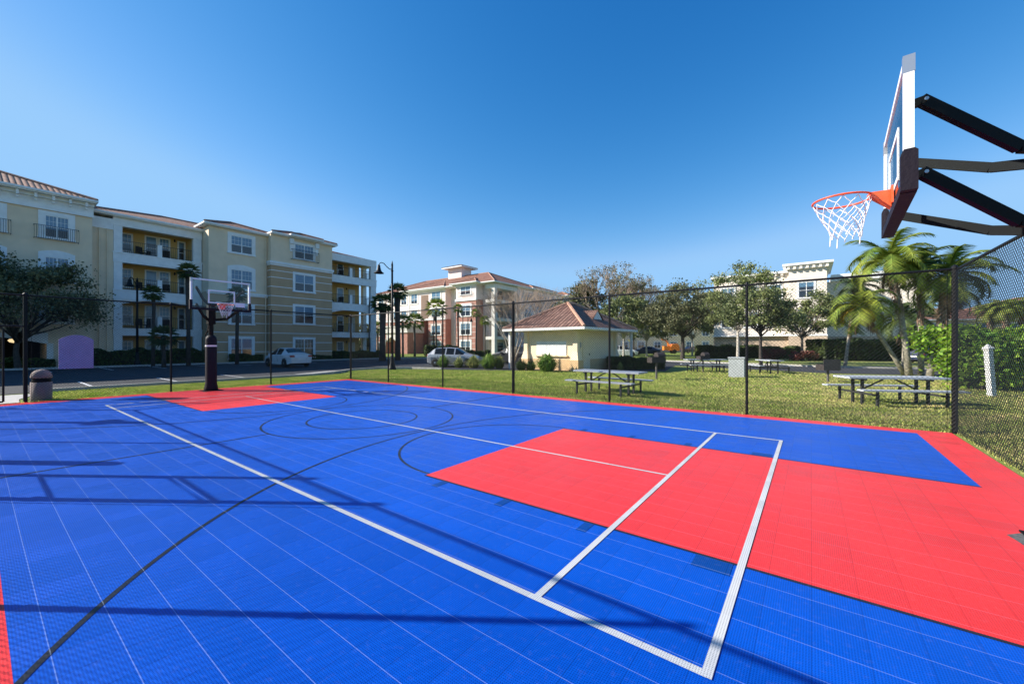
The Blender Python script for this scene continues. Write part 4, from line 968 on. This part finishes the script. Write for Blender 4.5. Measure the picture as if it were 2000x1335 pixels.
bare_tree('bare_tree', 'grey thinly leaved tree above the white car', at(1236, 74), 13, .62, 'bark', .2, 4, 4200, 5, 'deciduous trees', 'sparse', 8, 2.6)
bare_tree('bare_tree', 'bare brown-twigged tree with several pale stems left of the kiosk', at(1003, 30), 6.3, .60, 'pale', .055, 5, 0, 5, 'deciduous trees', 'sparse', 12, .5)
bare_tree('bare_tree', 'bare brown tree between the kiosk and the pink building', at(1048, 40), 7.6, .60, 'pale', .06, 4, 0, 5, 'deciduous trees', 'sparse', 21, .6)
# fan palms
PG = 'palms along the drive and the facades'
fan_palm('stout shaggy-trunked fan palm left of the tall street lamp', at(747, 43), 6.1, 1.35, .30, group=PG)
fan_palm('taller stout fan palm just right of the tall street lamp', at(777, 45), 7.6, 1.2, .27, group=PG)
for px, dp, h, r, tr, lb in ((852, 64, 7.6, 1.9, .14, 'slim palm with wide green crown before the pink building'), (810, 60, 5.2, 1.6, .15, 'short palm over the porch of the pink building'),
                            (787, 58, 5.0, 1.4, .14, 'short palm behind the two stout palms'), (895, 63, 7.4, .9, .12, 'thin palm beside the projecting brick bay'),
                            (930, 62, 6.6, .9, .11, 'thin palm in front of the corner of the pink building'), (947, 60, 5.3, .9, .1, 'shortest thin palm at the corner of the pink building'), (738, 60, 4.2, 1.3, .15, 'low palm at the end of the yellow building')):
    fan_palm(lb, at(px, dp), h, r, tr, 'palm', 26, PG, trr='bark')
for px, dp, h, r, tr, lb in ((299, 31.5, 5.7, .75, .10, 'thin young palm before the left balconies'), (368, 32.5, 7.6, .85, .13, 'tall slim palm left of the far backboard'), (463, 35, 6.1, .8, .13, 'slim palm seen through the far backboard'), (320, 30, 2.3, 1.0, .12, 'low bushy palm under the left balconies')):
    fan_palm(lb, at(px, dp), h, r, tr, 'palmd', 30, PG, trr='barkd')
# feather palms on the right
FG = 'feather palms in the clump on the right'
def fp(px0, y0, px1, dp, y1, **k):
    bx = at(px0, dp); tx = at(px1, dp*k.pop('df', 1.0)); z1 = 1.65+(674-y1)/785*dp
    return (*bx, 0), (*tx, z1)
b_, t_ = fp(1776, 0, 1737, 21.5, 512); feather_palm('feather_palm', 'tallest feather palm of the clump, with a long shaggy skirt and gently curved trunk', b_, t_, 27, 2.5, 'palm', .13, .42, FG, 1, 1, .12, 1.4)
b_, t_ = fp(1770, 0, 1682, 21.8, 600); feather_palm('feather_palm', 'strongly left-leaning feather palm with a yellowing frond', b_, t_, 20, 2.1, 'palm', .10, .30, FG, 1, 2, 0, 1.7)
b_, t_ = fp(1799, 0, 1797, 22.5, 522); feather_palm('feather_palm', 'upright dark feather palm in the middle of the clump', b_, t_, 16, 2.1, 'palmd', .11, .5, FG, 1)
b_, t_ = fp(1815, 0, 1853, 21.0, 540); feather_palm('feather_palm', 'right-leaning feather palm with reddish shaggy trunk beside the fence corner', b_, t_, 26, 2.5, 'palm', .12, .45, FG, 2, 0, 0, 1.5)
b_, t_ = fp(1650, 0, 1672, 31, 560); feather_palm('feather_palm', 'feather palm with hanging dead fronds at the left of the clump', b_, t_, 14, 1.9, 'palmd', .10, .6, FG, 1)
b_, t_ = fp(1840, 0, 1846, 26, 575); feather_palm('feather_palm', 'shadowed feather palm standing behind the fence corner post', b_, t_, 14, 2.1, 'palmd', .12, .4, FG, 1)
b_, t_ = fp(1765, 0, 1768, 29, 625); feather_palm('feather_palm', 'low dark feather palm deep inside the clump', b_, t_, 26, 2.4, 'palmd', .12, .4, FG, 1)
for px, dp, z, lb in ((1935, 48, 5.6, 'left'), (1965, 46, 5.9, 'middle'), (1996, 47, 6.3, 'right')):
    feather_palm('feather_palm', 'distant ragged palm above the bright shrub, %s one of the three' % lb, (*at(px, dp), 0), (*at(px, dp), z), 24, 2.2, 'palm', .18, .5, 'distant palms at the right edge', 1)
# bright shrub, hedges, clumps
def blob_shrub(label, loc, rx, ry, rz, h, n, leaf, lm, name='shrub', group=None):
    T = thing(name, label, 'shrub', (*loc, 0), rz, group); nc = 26
    C = np.stack([rng.uniform(-rx, rx, nc), rng.uniform(-ry, ry, nc), rng.uniform(.25, .9, nc)*h], 1); P = np.concatenate([c+rng.normal(size=(n//nc, 3))*np.array([.26, .26, .30])*h*.42 for c in C])
    P = P[(P[:, 2] > .02) & (P[:, 2] < h*1.06)]; quads('foliage', leafquads(P, leaf, elong=1.5), M[lm], T)
    b = MB()
    for c in C[:14]: b.tube([(c[0]*.4, c[1]*.4, -.05), (c[0]*.7, c[1]*.7, c[2]*.5), tuple(c)], [.03, .02, .008], 5)
    b.build('stems', M['barkd'], T); return T
x, y = cw(17.7, 15.6)
blob_shrub('bright green broad-leaved shrub outside the fence, left part behind the corner post', cw(17.75, 15.3), .55, .8, HEAD, 2.1, 4600, .12, 'lime', group='bright shrubs on the right')
blob_shrub('bright green broad-leaved shrub behind the white post', cw(19.0, 16.2), 1.6, .9, HEAD, 2.35, 7500, .12, 'lime', group='bright shrubs on the right')
blob_shrub('bright green broad-leaved shrub cut by the right edge', cw(22.6, 16.6), 1.7, 1.0, HEAD, 2.4, 6000, .12, 'lime', group='bright shrubs on the right')
hedge('hedge', 'clipped dark hedge right of the kiosk', cw(6.9, 27.5), HEAD+.05, 3.6, 1.6, .78, 5000, .12, 'hedge')
hedge('hedge', 'long dark hedge under the oaks before the cream building', at(1372, 52), HEAD+.02, 8.6, 2, 1.5, 7000, .2, 'hedge')
hedge('hedge', 'dark hedge behind the oak trunks left of the red bush', at(1500, 50), HEAD+.02, 4.2, 1.8, 1.35, 4000, .2, 'hedge')
hedge('hedge', 'tall shadowy hedge behind the feather palms', at(1610, 43), HEAD-.06, 13, 3, 2.1, 9000, .2, 'hedge')
blob_shrub('reddish-leaved bush under the round oak', at(1572, 43), 1.3, .6, HEAD, 1.0, 2600, .14, 'redleaf')
blob_shrub('dull reddish bush between the two dark trunks', at(1510, 45), 1.2, .6, HEAD, 1.2, 2400, .14, 'redleaf')
hedge('hedge', 'clipped hedge right of the porch of the pink building', at(832, 61), HEAD+.4, 5.5, 1.6, 1.5, 3500, .2, 'hedge')
hedge('hedge', 'low hedge before the brick bay of the pink building', at(905, 60), HEAD+.1, 4.0, 1.2, .8, 2200, .18, 'hedge')
hedge('hedge', 'dark hedge along the foot of the left balconies', (-44.35, 4.6), R(90), 8.6, 1.2, 1.25, 8000, .13, 'hedge')
hedge('hedge', 'clipped hedge under the ground-floor window behind the hoop', (-44.1, 14.6), R(90), 2.9, 1.0, .75, 3000, .11, 'hedge')
hedge('hedge', 'low planting along the foot of the ochre bay', (-43.6, 18.8), R(90), 5.5, .8, .55, 3000, .11, 'hedge')
hedge('hedge', 'planting along the foot of the right-hand balconies', (-44.1, 25), R(90), 6.4, 1.0, .9, 4200, .12, 'hedge')
hedge('hedge', 'dark hedge before the carport at the left', (-44.3, -2), R(90), 5.6, 1.0, .7, 4000, .13, 'hedge')
CG = 'ornamental grass clumps along the drive'
for px, dp, r, h, n, lm, lb in ((866, 30.5, .62, .85, 420, 'fern', 'small green clump under the rear wheel of the silver car'), (896, 30, .55, .7, 380, 'clump', 'low clump in front of the silver car'), (925, 29.5, .7, .85, 480, 'clump', 'tan-tipped grass clump right of the silver car'),
                                (955, 28.5, .85, 1.0, 700, 'fern', 'large feathery grass clump in the row left of the kiosk'), (975, 28.8, .6, .85, 420, 'clump', 'feathery clump joined to the large one, left of the thick fence post'), (1018, 27, .6, .65, 420, 'hedge', 'dark low clump right of the thick fence post'), (1036, 26.8, .55, .6, 380, 'hedge', 'dark low clump nearest the kiosk wall')):
    clump(lb, at(px, dp), r, h, n, lm, group=CG, wd=.02)
clump('bright strappy-leaved plant at the foot of the kiosk wall', at(1068, 25.6), .95, 1.05, 520, 'fern', name='strappy_plant', wd=.04)
clump('small bright plant right of the kiosk', at(1211, 27), .35, .45, 160, 'clump', name='strappy_plant', wd=.03)
# far woods
P = []
for k in range(400):
    a = R(rng.uniform(-80, 80)); d = rng.uniform(120, 190); c = np.array([*cw(math.sin(a)*d, math.cos(a)*d), rng.uniform(1, 6.5)]); P.append(c+rng.normal(size=(110, 3))*np.array([3.2, 3.2, 1.9]))
P = np.concatenate(P); P = P[P[:, 2] > 0]
o = quads('distant_woods', leafquads(P, 1.1), M['oakd']); tag(o, kind='stuff')

M['ridge'] = rid_
# ------------------------------------------------------------------ street lamps
def lamp(loc, rz, label, h=7.4):
    T = thing('street_lamp', label, 'street lamp', (*loc, 0), rz, 'black street lamps with bell shades'); k = h/7.4
    b = MB(); b.smooth = True
    b.lathe([(.26, -.1), (.27, .08), (.22, .16), (.20, .30), (.14, .45), (.13, .75), (.10, .9), (.085, 1.1)], 16); b.build('base', M['black'], T)
    b = MB(); b.smooth = True; b.tube([(0, 0, 1.0), (0, 0, h-.35)], [.085, .062], 12).lathe([(.09, h-.75), (.09, h-.70)], 12).lathe([(.07, h-.36), (.05, h-.2), (.02, h-.08), (.002, h)], 10); b.build('pole', M['black'], T)
    pts = [(0, 0, h-.62), (.18, 0, h-.60), (.38, 0, h-.42), (.55, 0, h-.22), (.75, 0, h-.15), (.88, 0, h-.24), (.90, 0, h-.36)]
    b = MB(); b.smooth = True; b.tube(pts, .028, 8); b.build('arm', M['black'], T)
    b = MB(); b.smooth = True; b.lathe([(.04, h-.30), (.09, h-.34), (.10, h-.48), (.12, h-.55), (.15, h-.68), (.22, h-.78), (.33, h-.86), (.335, h-.885), (.30, h-.88), (.1, h-.74)], 20, (.90, 0)); b.build('bell_shade', M['black'], T)
    return T
lamp(at(766, 27.2), HEAD+math.pi, 'tallest black street lamp, bell shade hanging left of its pole, before the pink building')
lamp(at(268, 32), HEAD+R(-75), 'black street lamp before the left balconies', 7.1)
lamp(at(721, 50.5), HEAD+R(-20), 'black street lamp against the right end of the yellow building', 7.2)
lamp(at(904, 62), HEAD+R(140), 'distant black street lamp before the brick bay of the pink building', 6.9)
lamp(at(914, 63.5), HEAD+R(60), 'distant black pole lamp just right of the one before the brick bay', 6.3)
lamp(at(847, 63), HEAD+R(90), 'distant street lamp left of the silver car', 6.4)
lamp((*cw(-19.6, 9.0),), HEAD+R(0), 'street lamp outside the picture on the left', 6.6)

# ------------------------------------------------------------------ cars
M['cglass'] = mat('car window glass', (.010, .012, .015), .12, spec=.35)
M['tyre'] = mat('tyre', (.012, .012, .012), .85); M['alloy'] = mat('alloy rim', (.35, .35, .36), .35, metal=.8)
M['tail'] = mat('red tail light', (.35, .01, .01), .3); M['head'] = mat('headlight lens', (.6, .62, .65), .15)
def paint(name, c, metal=0.): 
    m = mat(name, c, .28, spec=.6, metal=metal); m.node_tree.nodes['Principled BSDF'].inputs['Coat Weight'].default_value = .6; return m
def car(label, loc, rz, pm, kind='sedan', k=1.0, group='parked cars'):
    T = thing('parked_car', label, 'car', (*loc, 0), rz, group)
    if kind == 'sedan': # x forward; (x, roofz, belt, halfwidth roof, halfwidth belt)
        S = [(-2.30, .74, .70, .60, .72), (-2.25, .98, .93, .66, .80), (-1.75, 1.06, .96, .64, .86), (-1.62, 1.10, .95, .62, .87), (-.98, 1.38, .95, .56, .88), (-.90, 1.40, .95, .56, .88), (-.1, 1.46, .94, .57, .89), (.0, 1.46, .94, .57, .89), (.38, 1.42, .93, .56, .88), (1.10, 1.04, .92, .62, .87), (1.25, .99, .91, .66, .86), (1.95, .86, .80, .66, .80), (2.25, .70, .64, .60, .72), (2.33, .52, .48, .55, .66)]
        gl = (3, 9); ws = [(8, 9)]; rw = [(3, 4)]
    else:
        S = [(-2.12, .80, .76, .62, .74), (-2.10, 1.06, 1.02, .64, .80), (-1.98, 1.16, 1.05, .60, .83), (-1.55, 1.52, 1.05, .56, .86), (-1.45, 1.56, 1.05, .56, .87), (-.55, 1.62, 1.04, .58, .89), (-.45, 1.62, 1.04, .58, .89), (.20, 1.58, 1.02, .57, .89), (.30, 1.55, 1.02, .57, .88), (1.00, 1.14, 1.0, .62, .87), (1.15, 1.08, .98, .66, .86), (1.75, .95, .90, .66, .82), (2.08, .78, .72, .62, .76), (2.15, .56, .52, .56, .68)]
        gl = (2, 9); ws = [(8, 9)]; rw = [(2, 3)]
    wx = (-1.38*k, 1.38*k); xs = sorted(set([s[0] for s in S]+[w_+d for w_ in wx for d in (-.37, -.30, -.15, 0, .15, .30, .37)]))
    def prm(x):
        for a, c in zip(S, S[1:]):
            if a[0] <= x < c[0]: t = (x-a[0])/(c[0]-a[0]); return [a[i]+(c[i]-a[i])*t for i in range(5)], S.index(a)
        return list(S[-1]), len(S)-2
    body = MB(); body.smooth = True; GL = {'side_window': [MB(), MB()], 'windscreen': [MB()], 'rear_window': [MB()]}; rows = []
    for x in xs:
        (x_, zr, zb, wr, wb), i = prm(x); z0 = .22+(.10 if abs(x) > 1.9 else 0)
        for w_ in wx:
            d = abs(x-w_)
            if d <= .371: z0 = max(z0, math.sqrt(max(0, .37**2-d*d))+.30 if d < .36 else .22)
        zmid = max(z0+.03, (zb+.25)*.62)
        rows.append(([(x, wb*.95, z0), (x, wb, zmid), (x, wb*.985, max(zb-.05, zmid+.01)), (x, wb*.95, max(zb, zmid+.02)), (x, wr+.03, zr-.035), (x, wr*.8, zr), (x, 0, zr+.02)], i))
    for (A_, i), (B_, _) in zip(rows, rows[1:]):
        for s in (1, -1):
            for j in range(6):
                q = [A_[j], B_[j], B_[j+1], A_[j+1]]; q = [(p[0], p[1]*s, p[2]) for p in q]
                isg = (j == 3 and gl[0]+1 <= i < gl[1]-1 and (S[i+1][0]-S[i][0]) > .12) or (j == 3 and i in (gl[1]-1,)) or (j >= 4 and (any(a == i for a, _ in ws) or any(a == i for a, _ in rw)))
                (body if not isg else (GL['side_window'][s > 0] if j == 3 else (GL['windscreen'] if i > 5 else GL['rear_window'])[0])).add(q, [(0, 1, 2, 3) if s < 0 else (3, 2, 1, 0)])
    for E_, s in ((rows[0][0], 1), (rows[-1][0], -1)):
        v = [(p[0], p[1], p[2]) for p in E_]+[(p[0], -p[1], p[2]) for p in E_[:-1]][::-1]; body.smooth = False; body.add(v, [tuple(range(len(v)))])
    body.build('body', pm, T); [g_.build(k_, M['cglass'], T) for k_, v_ in GL.items() for g_ in v_ if g_.V]
    MB().box(-1.95, 1.95, -.70, .70, .19, .62).build('underbody', M['tyre'], T)
    for w_ in wx:
        for s in (1, -1):
            b = MB(Matrix.Translation((w_, s*.80, .325)) @ Matrix.Rotation(R(90), 4, 'X')); b.smooth = True
            b.lathe([(.20, -.09), (.31, -.10), (.325, -.06), (.325, .06), (.31, .10), (.20, .09)], 22); wh = b.build('wheel', M['tyre'], T)
            b = MB(Matrix.Translation((w_, s*.80, .325)) @ Matrix.Rotation(R(90), 4, 'X')); b.lathe([(.05, -.095), (.205, -.075), (.205, .075), (.05, .095)], 14)
            b.build('rim', M['alloy'], wh)
    zt = .86 if kind == 'sedan' else .98; xr = -2.27 if kind == 'sedan' else -2.10
    for s in (1, -1):
        MB().box(xr-.03, xr+.28, s*.50, s*.80, zt-.09, zt+.05).build('tail_light', M['tail'], T)
        MB().box(2.02, 2.20, s*.42, s*.73, .60, .72).build('headlight', M['head'], T)
        MB().box(.62, .80, s*.90, s*1.05, .93, 1.05).build('mirror', pm, T)
    MB().box(xr-.05, xr-.0, -.26, .26, .56, .68).build('number_plate', M['white'], T)
    MB().box(xr-.02, xr+.2, -.70, .70, .30, .44).build('bumper', M['tyre'], T)
    MB().box(2.1, 2.30, -.5, .5, .36, .50).build('grille', M['tyre'], T)
    for s in (1, -1): 
        b = MB()
        for xx in (.55, -.35, -1.15): b.box(xx, xx+.012, s*.868, s*.886, .42, .90)
        for xx in (-.2, -.98): b.box(xx, xx+.16, s*.875, s*.905, .84, .865)
        b.build('door_lines', M['tyre'], T)
    return T
M['cwhite'] = paint('white car paint', (.62, .64, .66)); M['csilver'] = paint('silver car paint', (.42, .43, .45), .3); M['cblack'] = paint('black car paint', (.015, .016, .02)); M['cblue'] = paint('dark blue car paint', (.02, .03, .07)); M['cgrey'] = paint('grey car paint', (.12, .15, .17), .3)
car('white sedan parked nose-in before the yellow building, rear lights towards the court', at(561, 31.5), math.pi+.0, M['cwhite'])
car('silver small crossover parked on the drive before the pink building', at(889, 31.8), HEAD-.22, M['csilver'], 'suv').scale = (.97, 1, .91)
car('black car half hidden behind the thick fence post, left of the kiosk', at(1004, 36), HEAD+2.5, M['cblack'], 'suv')
car('white car parked under the trees right of the kiosk', at(1216, 60), HEAD-.25, M['cwhite'], 'suv')
car('dark blue car behind the white car under the trees', at(1262, 70), HEAD+2.9, M['cblue'], 'sedan')
car('dark car right of the orange wood chipper under the trees', at(1352, 86), HEAD+.1, M['cblue'], 'sedan')
car('dark car farther right under the oaks', at(1385, 88), HEAD+.1, M['cblack'], 'suv')
car('grey car glimpsed between the feather palm trunks', at(1770, 45), HEAD+1.9, M['cgrey'], 'sedan')
car('dark blue car partly behind the bright shrub', at(1822, 38), HEAD+.2, M['cblue'], 'sedan')
car('white car at the right edge beyond the bright shrub', at(1988, 34), HEAD+.3, M['cwhite'], 'suv')

# ------------------------------------------------------------------ picnic tables, grills, cabinet, post, bin
M['ttop'] = mat('grey coated table top', (.42, .44, .47), .5, var=.06, nscale=9)
M['tleg'] = mat('dark table frame', (.025, .025, .027), .5)
def table(label, loc, rz, L=2.44):
    T = thing('picnic_table', label, 'picnic table', (*loc, 0), rz, 'picnic tables on the lawn')
    MB().box(-L/2, L/2, -.38, .38, .715, .765).build('table_top', M['ttop'], T)
    for s in (-1, 1):
        MB().box(-L/2, L/2, s*.80-.14, s*.80+.14, .415, .455).build('bench', M['ttop'], T)
        for e in (-1, 1):
            x = e*L*.33; MB().bar((x, s*.20, -.03), (x, s*.20, .714), .06, .06).build('leg', M['tleg'], T); MB().bar((x, s*.80, -.03), (x, s*.80, .414), .055, .055).build('bench_leg', M['tleg'], T)
    for e in (-1, 1):
        x = e*L*.33; MB().bar((x, -.85, .30), (x, .85, .30), .05, .05).bar((x, -.36, .69), (x, .36, .69), .05, .05).build('cross_bar', M['tleg'], T)
        MB().bar((x, 0, .32), (e*.12, 0, .70), .035, .035).build('brace', M['tleg'], T)
    return T
table('picnic table in front of the kiosk, seen through the fence', cw(3.38, 14.0), HEAD+math.atan2(-.73, .68)+.12)
table('nearest picnic table at the right, left of the fence corner post', cw(10.75, 11.45), HEAD-.17)
table('distant picnic table behind the grey cabinet', cw(12.3, 25.6), HEAD-.05)
table('small distant picnic table seen end-on right of the tall fence post', cw(15.6, 24.4), HEAD+R(82), 1.9)
M['grill'] = mat('sooty grill steel', (.035, .026, .024), .75, var=.4, nscale=9)
def grill(label, loc, rz, lid=True, w_=.75, z0=.75, post=.05):
    T = thing('park_grill', label, 'grill', (*loc, 0), rz, 'pedestal grills on the lawn')
    b = MB(); b.tube([(0, 0, -.05), (0, 0, z0)], post, 10); b.build('pedestal', mat('grill post', (.10, .09, .085), .7, var=.2), T)
    b = MB(); b.box(-w_/2, w_/2, -.25, .25, z0, z0+.03).box(-w_/2, w_/2, -.25, -.235, z0+.03, z0+.26).box(-w_/2, w_/2, .235, .25, z0+.03, z0+.26).box(-w_/2, -w_/2+.015, -.234, .234, z0+.03, z0+.26).box(w_/2-.015, w_/2, -.234, .234, z0+.03, z0+.26); b.build('firebox', M['grill'], T)
    b = MB()
    for k in range(12): y = -.21+k*.038; b.bar((-w_/2+.02, y, z0+.275), (w_/2-.02, y, z0+.275), .012, .012)
    b.build('grate', M['grill'], T)
    if lid:
        b = MB(Matrix.Translation((0, 0, z0+.27)) @ Matrix.Rotation(R(90), 4, 'Y')); n = 10
        b2 = MB(); P = [(.25*math.cos(math.pi*i/n), z0+.285+.22*math.sin(math.pi*i/n)) for i in range(n+1)]; b2.prism(P, -.02, w_/2, 'yz'); b2.build('lid', M['grill'], T)
    return T
grill('pedestal grill with a raised lid right of the kiosk', at(1282, 19.7), HEAD+.15, True, .72, .80)
grill('pedestal grill left of the grey cabinet', at(1373, 25.5), HEAD+.1, True, .62, .70)
T = grill('wide flat-sided pedestal grill left of the nearest picnic table', at(1617, 18.3), HEAD-.05, False, .74, .52)
MB().box(-.37, .37, -.262, -.251, .52, 1.02).build('back_panel', mat('brown steel panel', (.10, .075, .07), .7, var=.2, nscale=7), T)
T = thing('utility_cabinet', 'pale grey metal cabinet on the lawn left of the tall fence post', 'cabinet', (*at(1440, 21.2), 0), HEAD+R(52))
M['cab'] = mat('pale grey cabinet', (.36, .38, .38), .6, var=.08, nscale=4)
MB().box(-.32, .32, -.36, .36, -.05, .96).build('body', M['cab'], T); MB().box(-.35, .35, -.39, .39, .962, 1.03).build('lid', M['cab'], T); MB().box(-.28, .28, -.375, -.361, .08, .88).build('door', M['cab'], T)
T = thing('white_post', 'leaning white post with a pyramid cap before the bright shrub', 'post', (*at(1937, 13.2), 0), HEAD)
b = MB(Matrix.Rotation(R(-4.5), 4, 'Y')); b.box(-.075, .075, -.075, .075, -.1, 1.52); b.build('shaft', M['white'], T)
b = MB(Matrix.Rotation(R(-4.5), 4, 'Y')); b.box(-.10, .10, -.10, .10, 1.521, 1.57); b.add([(-.10, -.10, 1.571), (.10, -.10, 1.571), (.10, .10, 1.571), (-.10, .10, 1.571), (0, 0, 1.70)], [(0, 1, 4), (1, 2, 4), (2, 3, 4), (3, 0, 4)]); b.build('cap', M['white'], T)
M['agg'] = mat('exposed aggregate', (.20, .15, .14), .9, c2=(.34, .28, .26), nscale=60, bump=.6, bscale=60)
T = thing('litter_bin', 'round brown litter bin with domed lid outside the fence by the gate', 'bin', (-18.72, 1.25, 0), HEAD)
b = MB(); b.smooth = True; b.lathe([(.215, -.05), (.225, 0), (.225, .54)], 24); b.build('body', M['agg'], T)
b = MB(); b.smooth = True; b.lathe([(.20, .54), (.20, .66)], 24); b.build('opening_band', M['blackm'], T)
b = MB(); b.smooth = True; b.lathe([(.225, .66), (.225, .72), (.20, .81), (.14, .88), (.05, .92), (.01, .925)], 24); b.build('dome_lid', M['agg'], T)
# unseen post added for the rounded shadow it casts on the court
T = thing('shadow_post', 'unseen post added to cast a shadow, outside the left edge of the picture', 'post', (-10.65, -.78, 0), 0)
b = MB(); b.smooth = True; b.lathe([(.11, -.05), (.11, 1.9), (.08, 2.02), (.02, 2.06)], 16); b.build('pad', M['pad'], T)
# orange wood chipper
M['orange'] = mat('orange machine paint', (.75, .22, .03), .5, var=.1, nscale=3)
T = thing('wood_chipper', 'orange wood chipper with a curved chute far off under the trees', 'machine', (*at(1309, 80), 0), HEAD)
b = MB(); b.prism([(-.2, .6), (1.6, .6), (1.6, 1.5), (1.2, 2.0), (.2, 1.9), (-.2, 1.2)], -.6, .6, 'xz'); b.build('body', M['orange'], T)
MB().box(-1.4, -.2, -.5, .5, .7, 1.5).build('hopper', M['orange'], T)
b = MB(); b.tube([(-.3, 0, 1.4), (-.5, 0, 2.2), (-1.0, 0, 2.7), (-1.7, 0, 2.85)], [.2, .18, .16, .15], 8); b.build('chute', M['orange'], T)
for s in (-.6, .6):
    b = MB(Matrix.Translation((.6, s, .42)) @ Matrix.Rotation(R(90), 4, 'X')); b.lathe([(.2, -.1), (.42, -.1), (.42, .1), (.2, .1)], 16); b.build('wheel', M['tyre'], T)
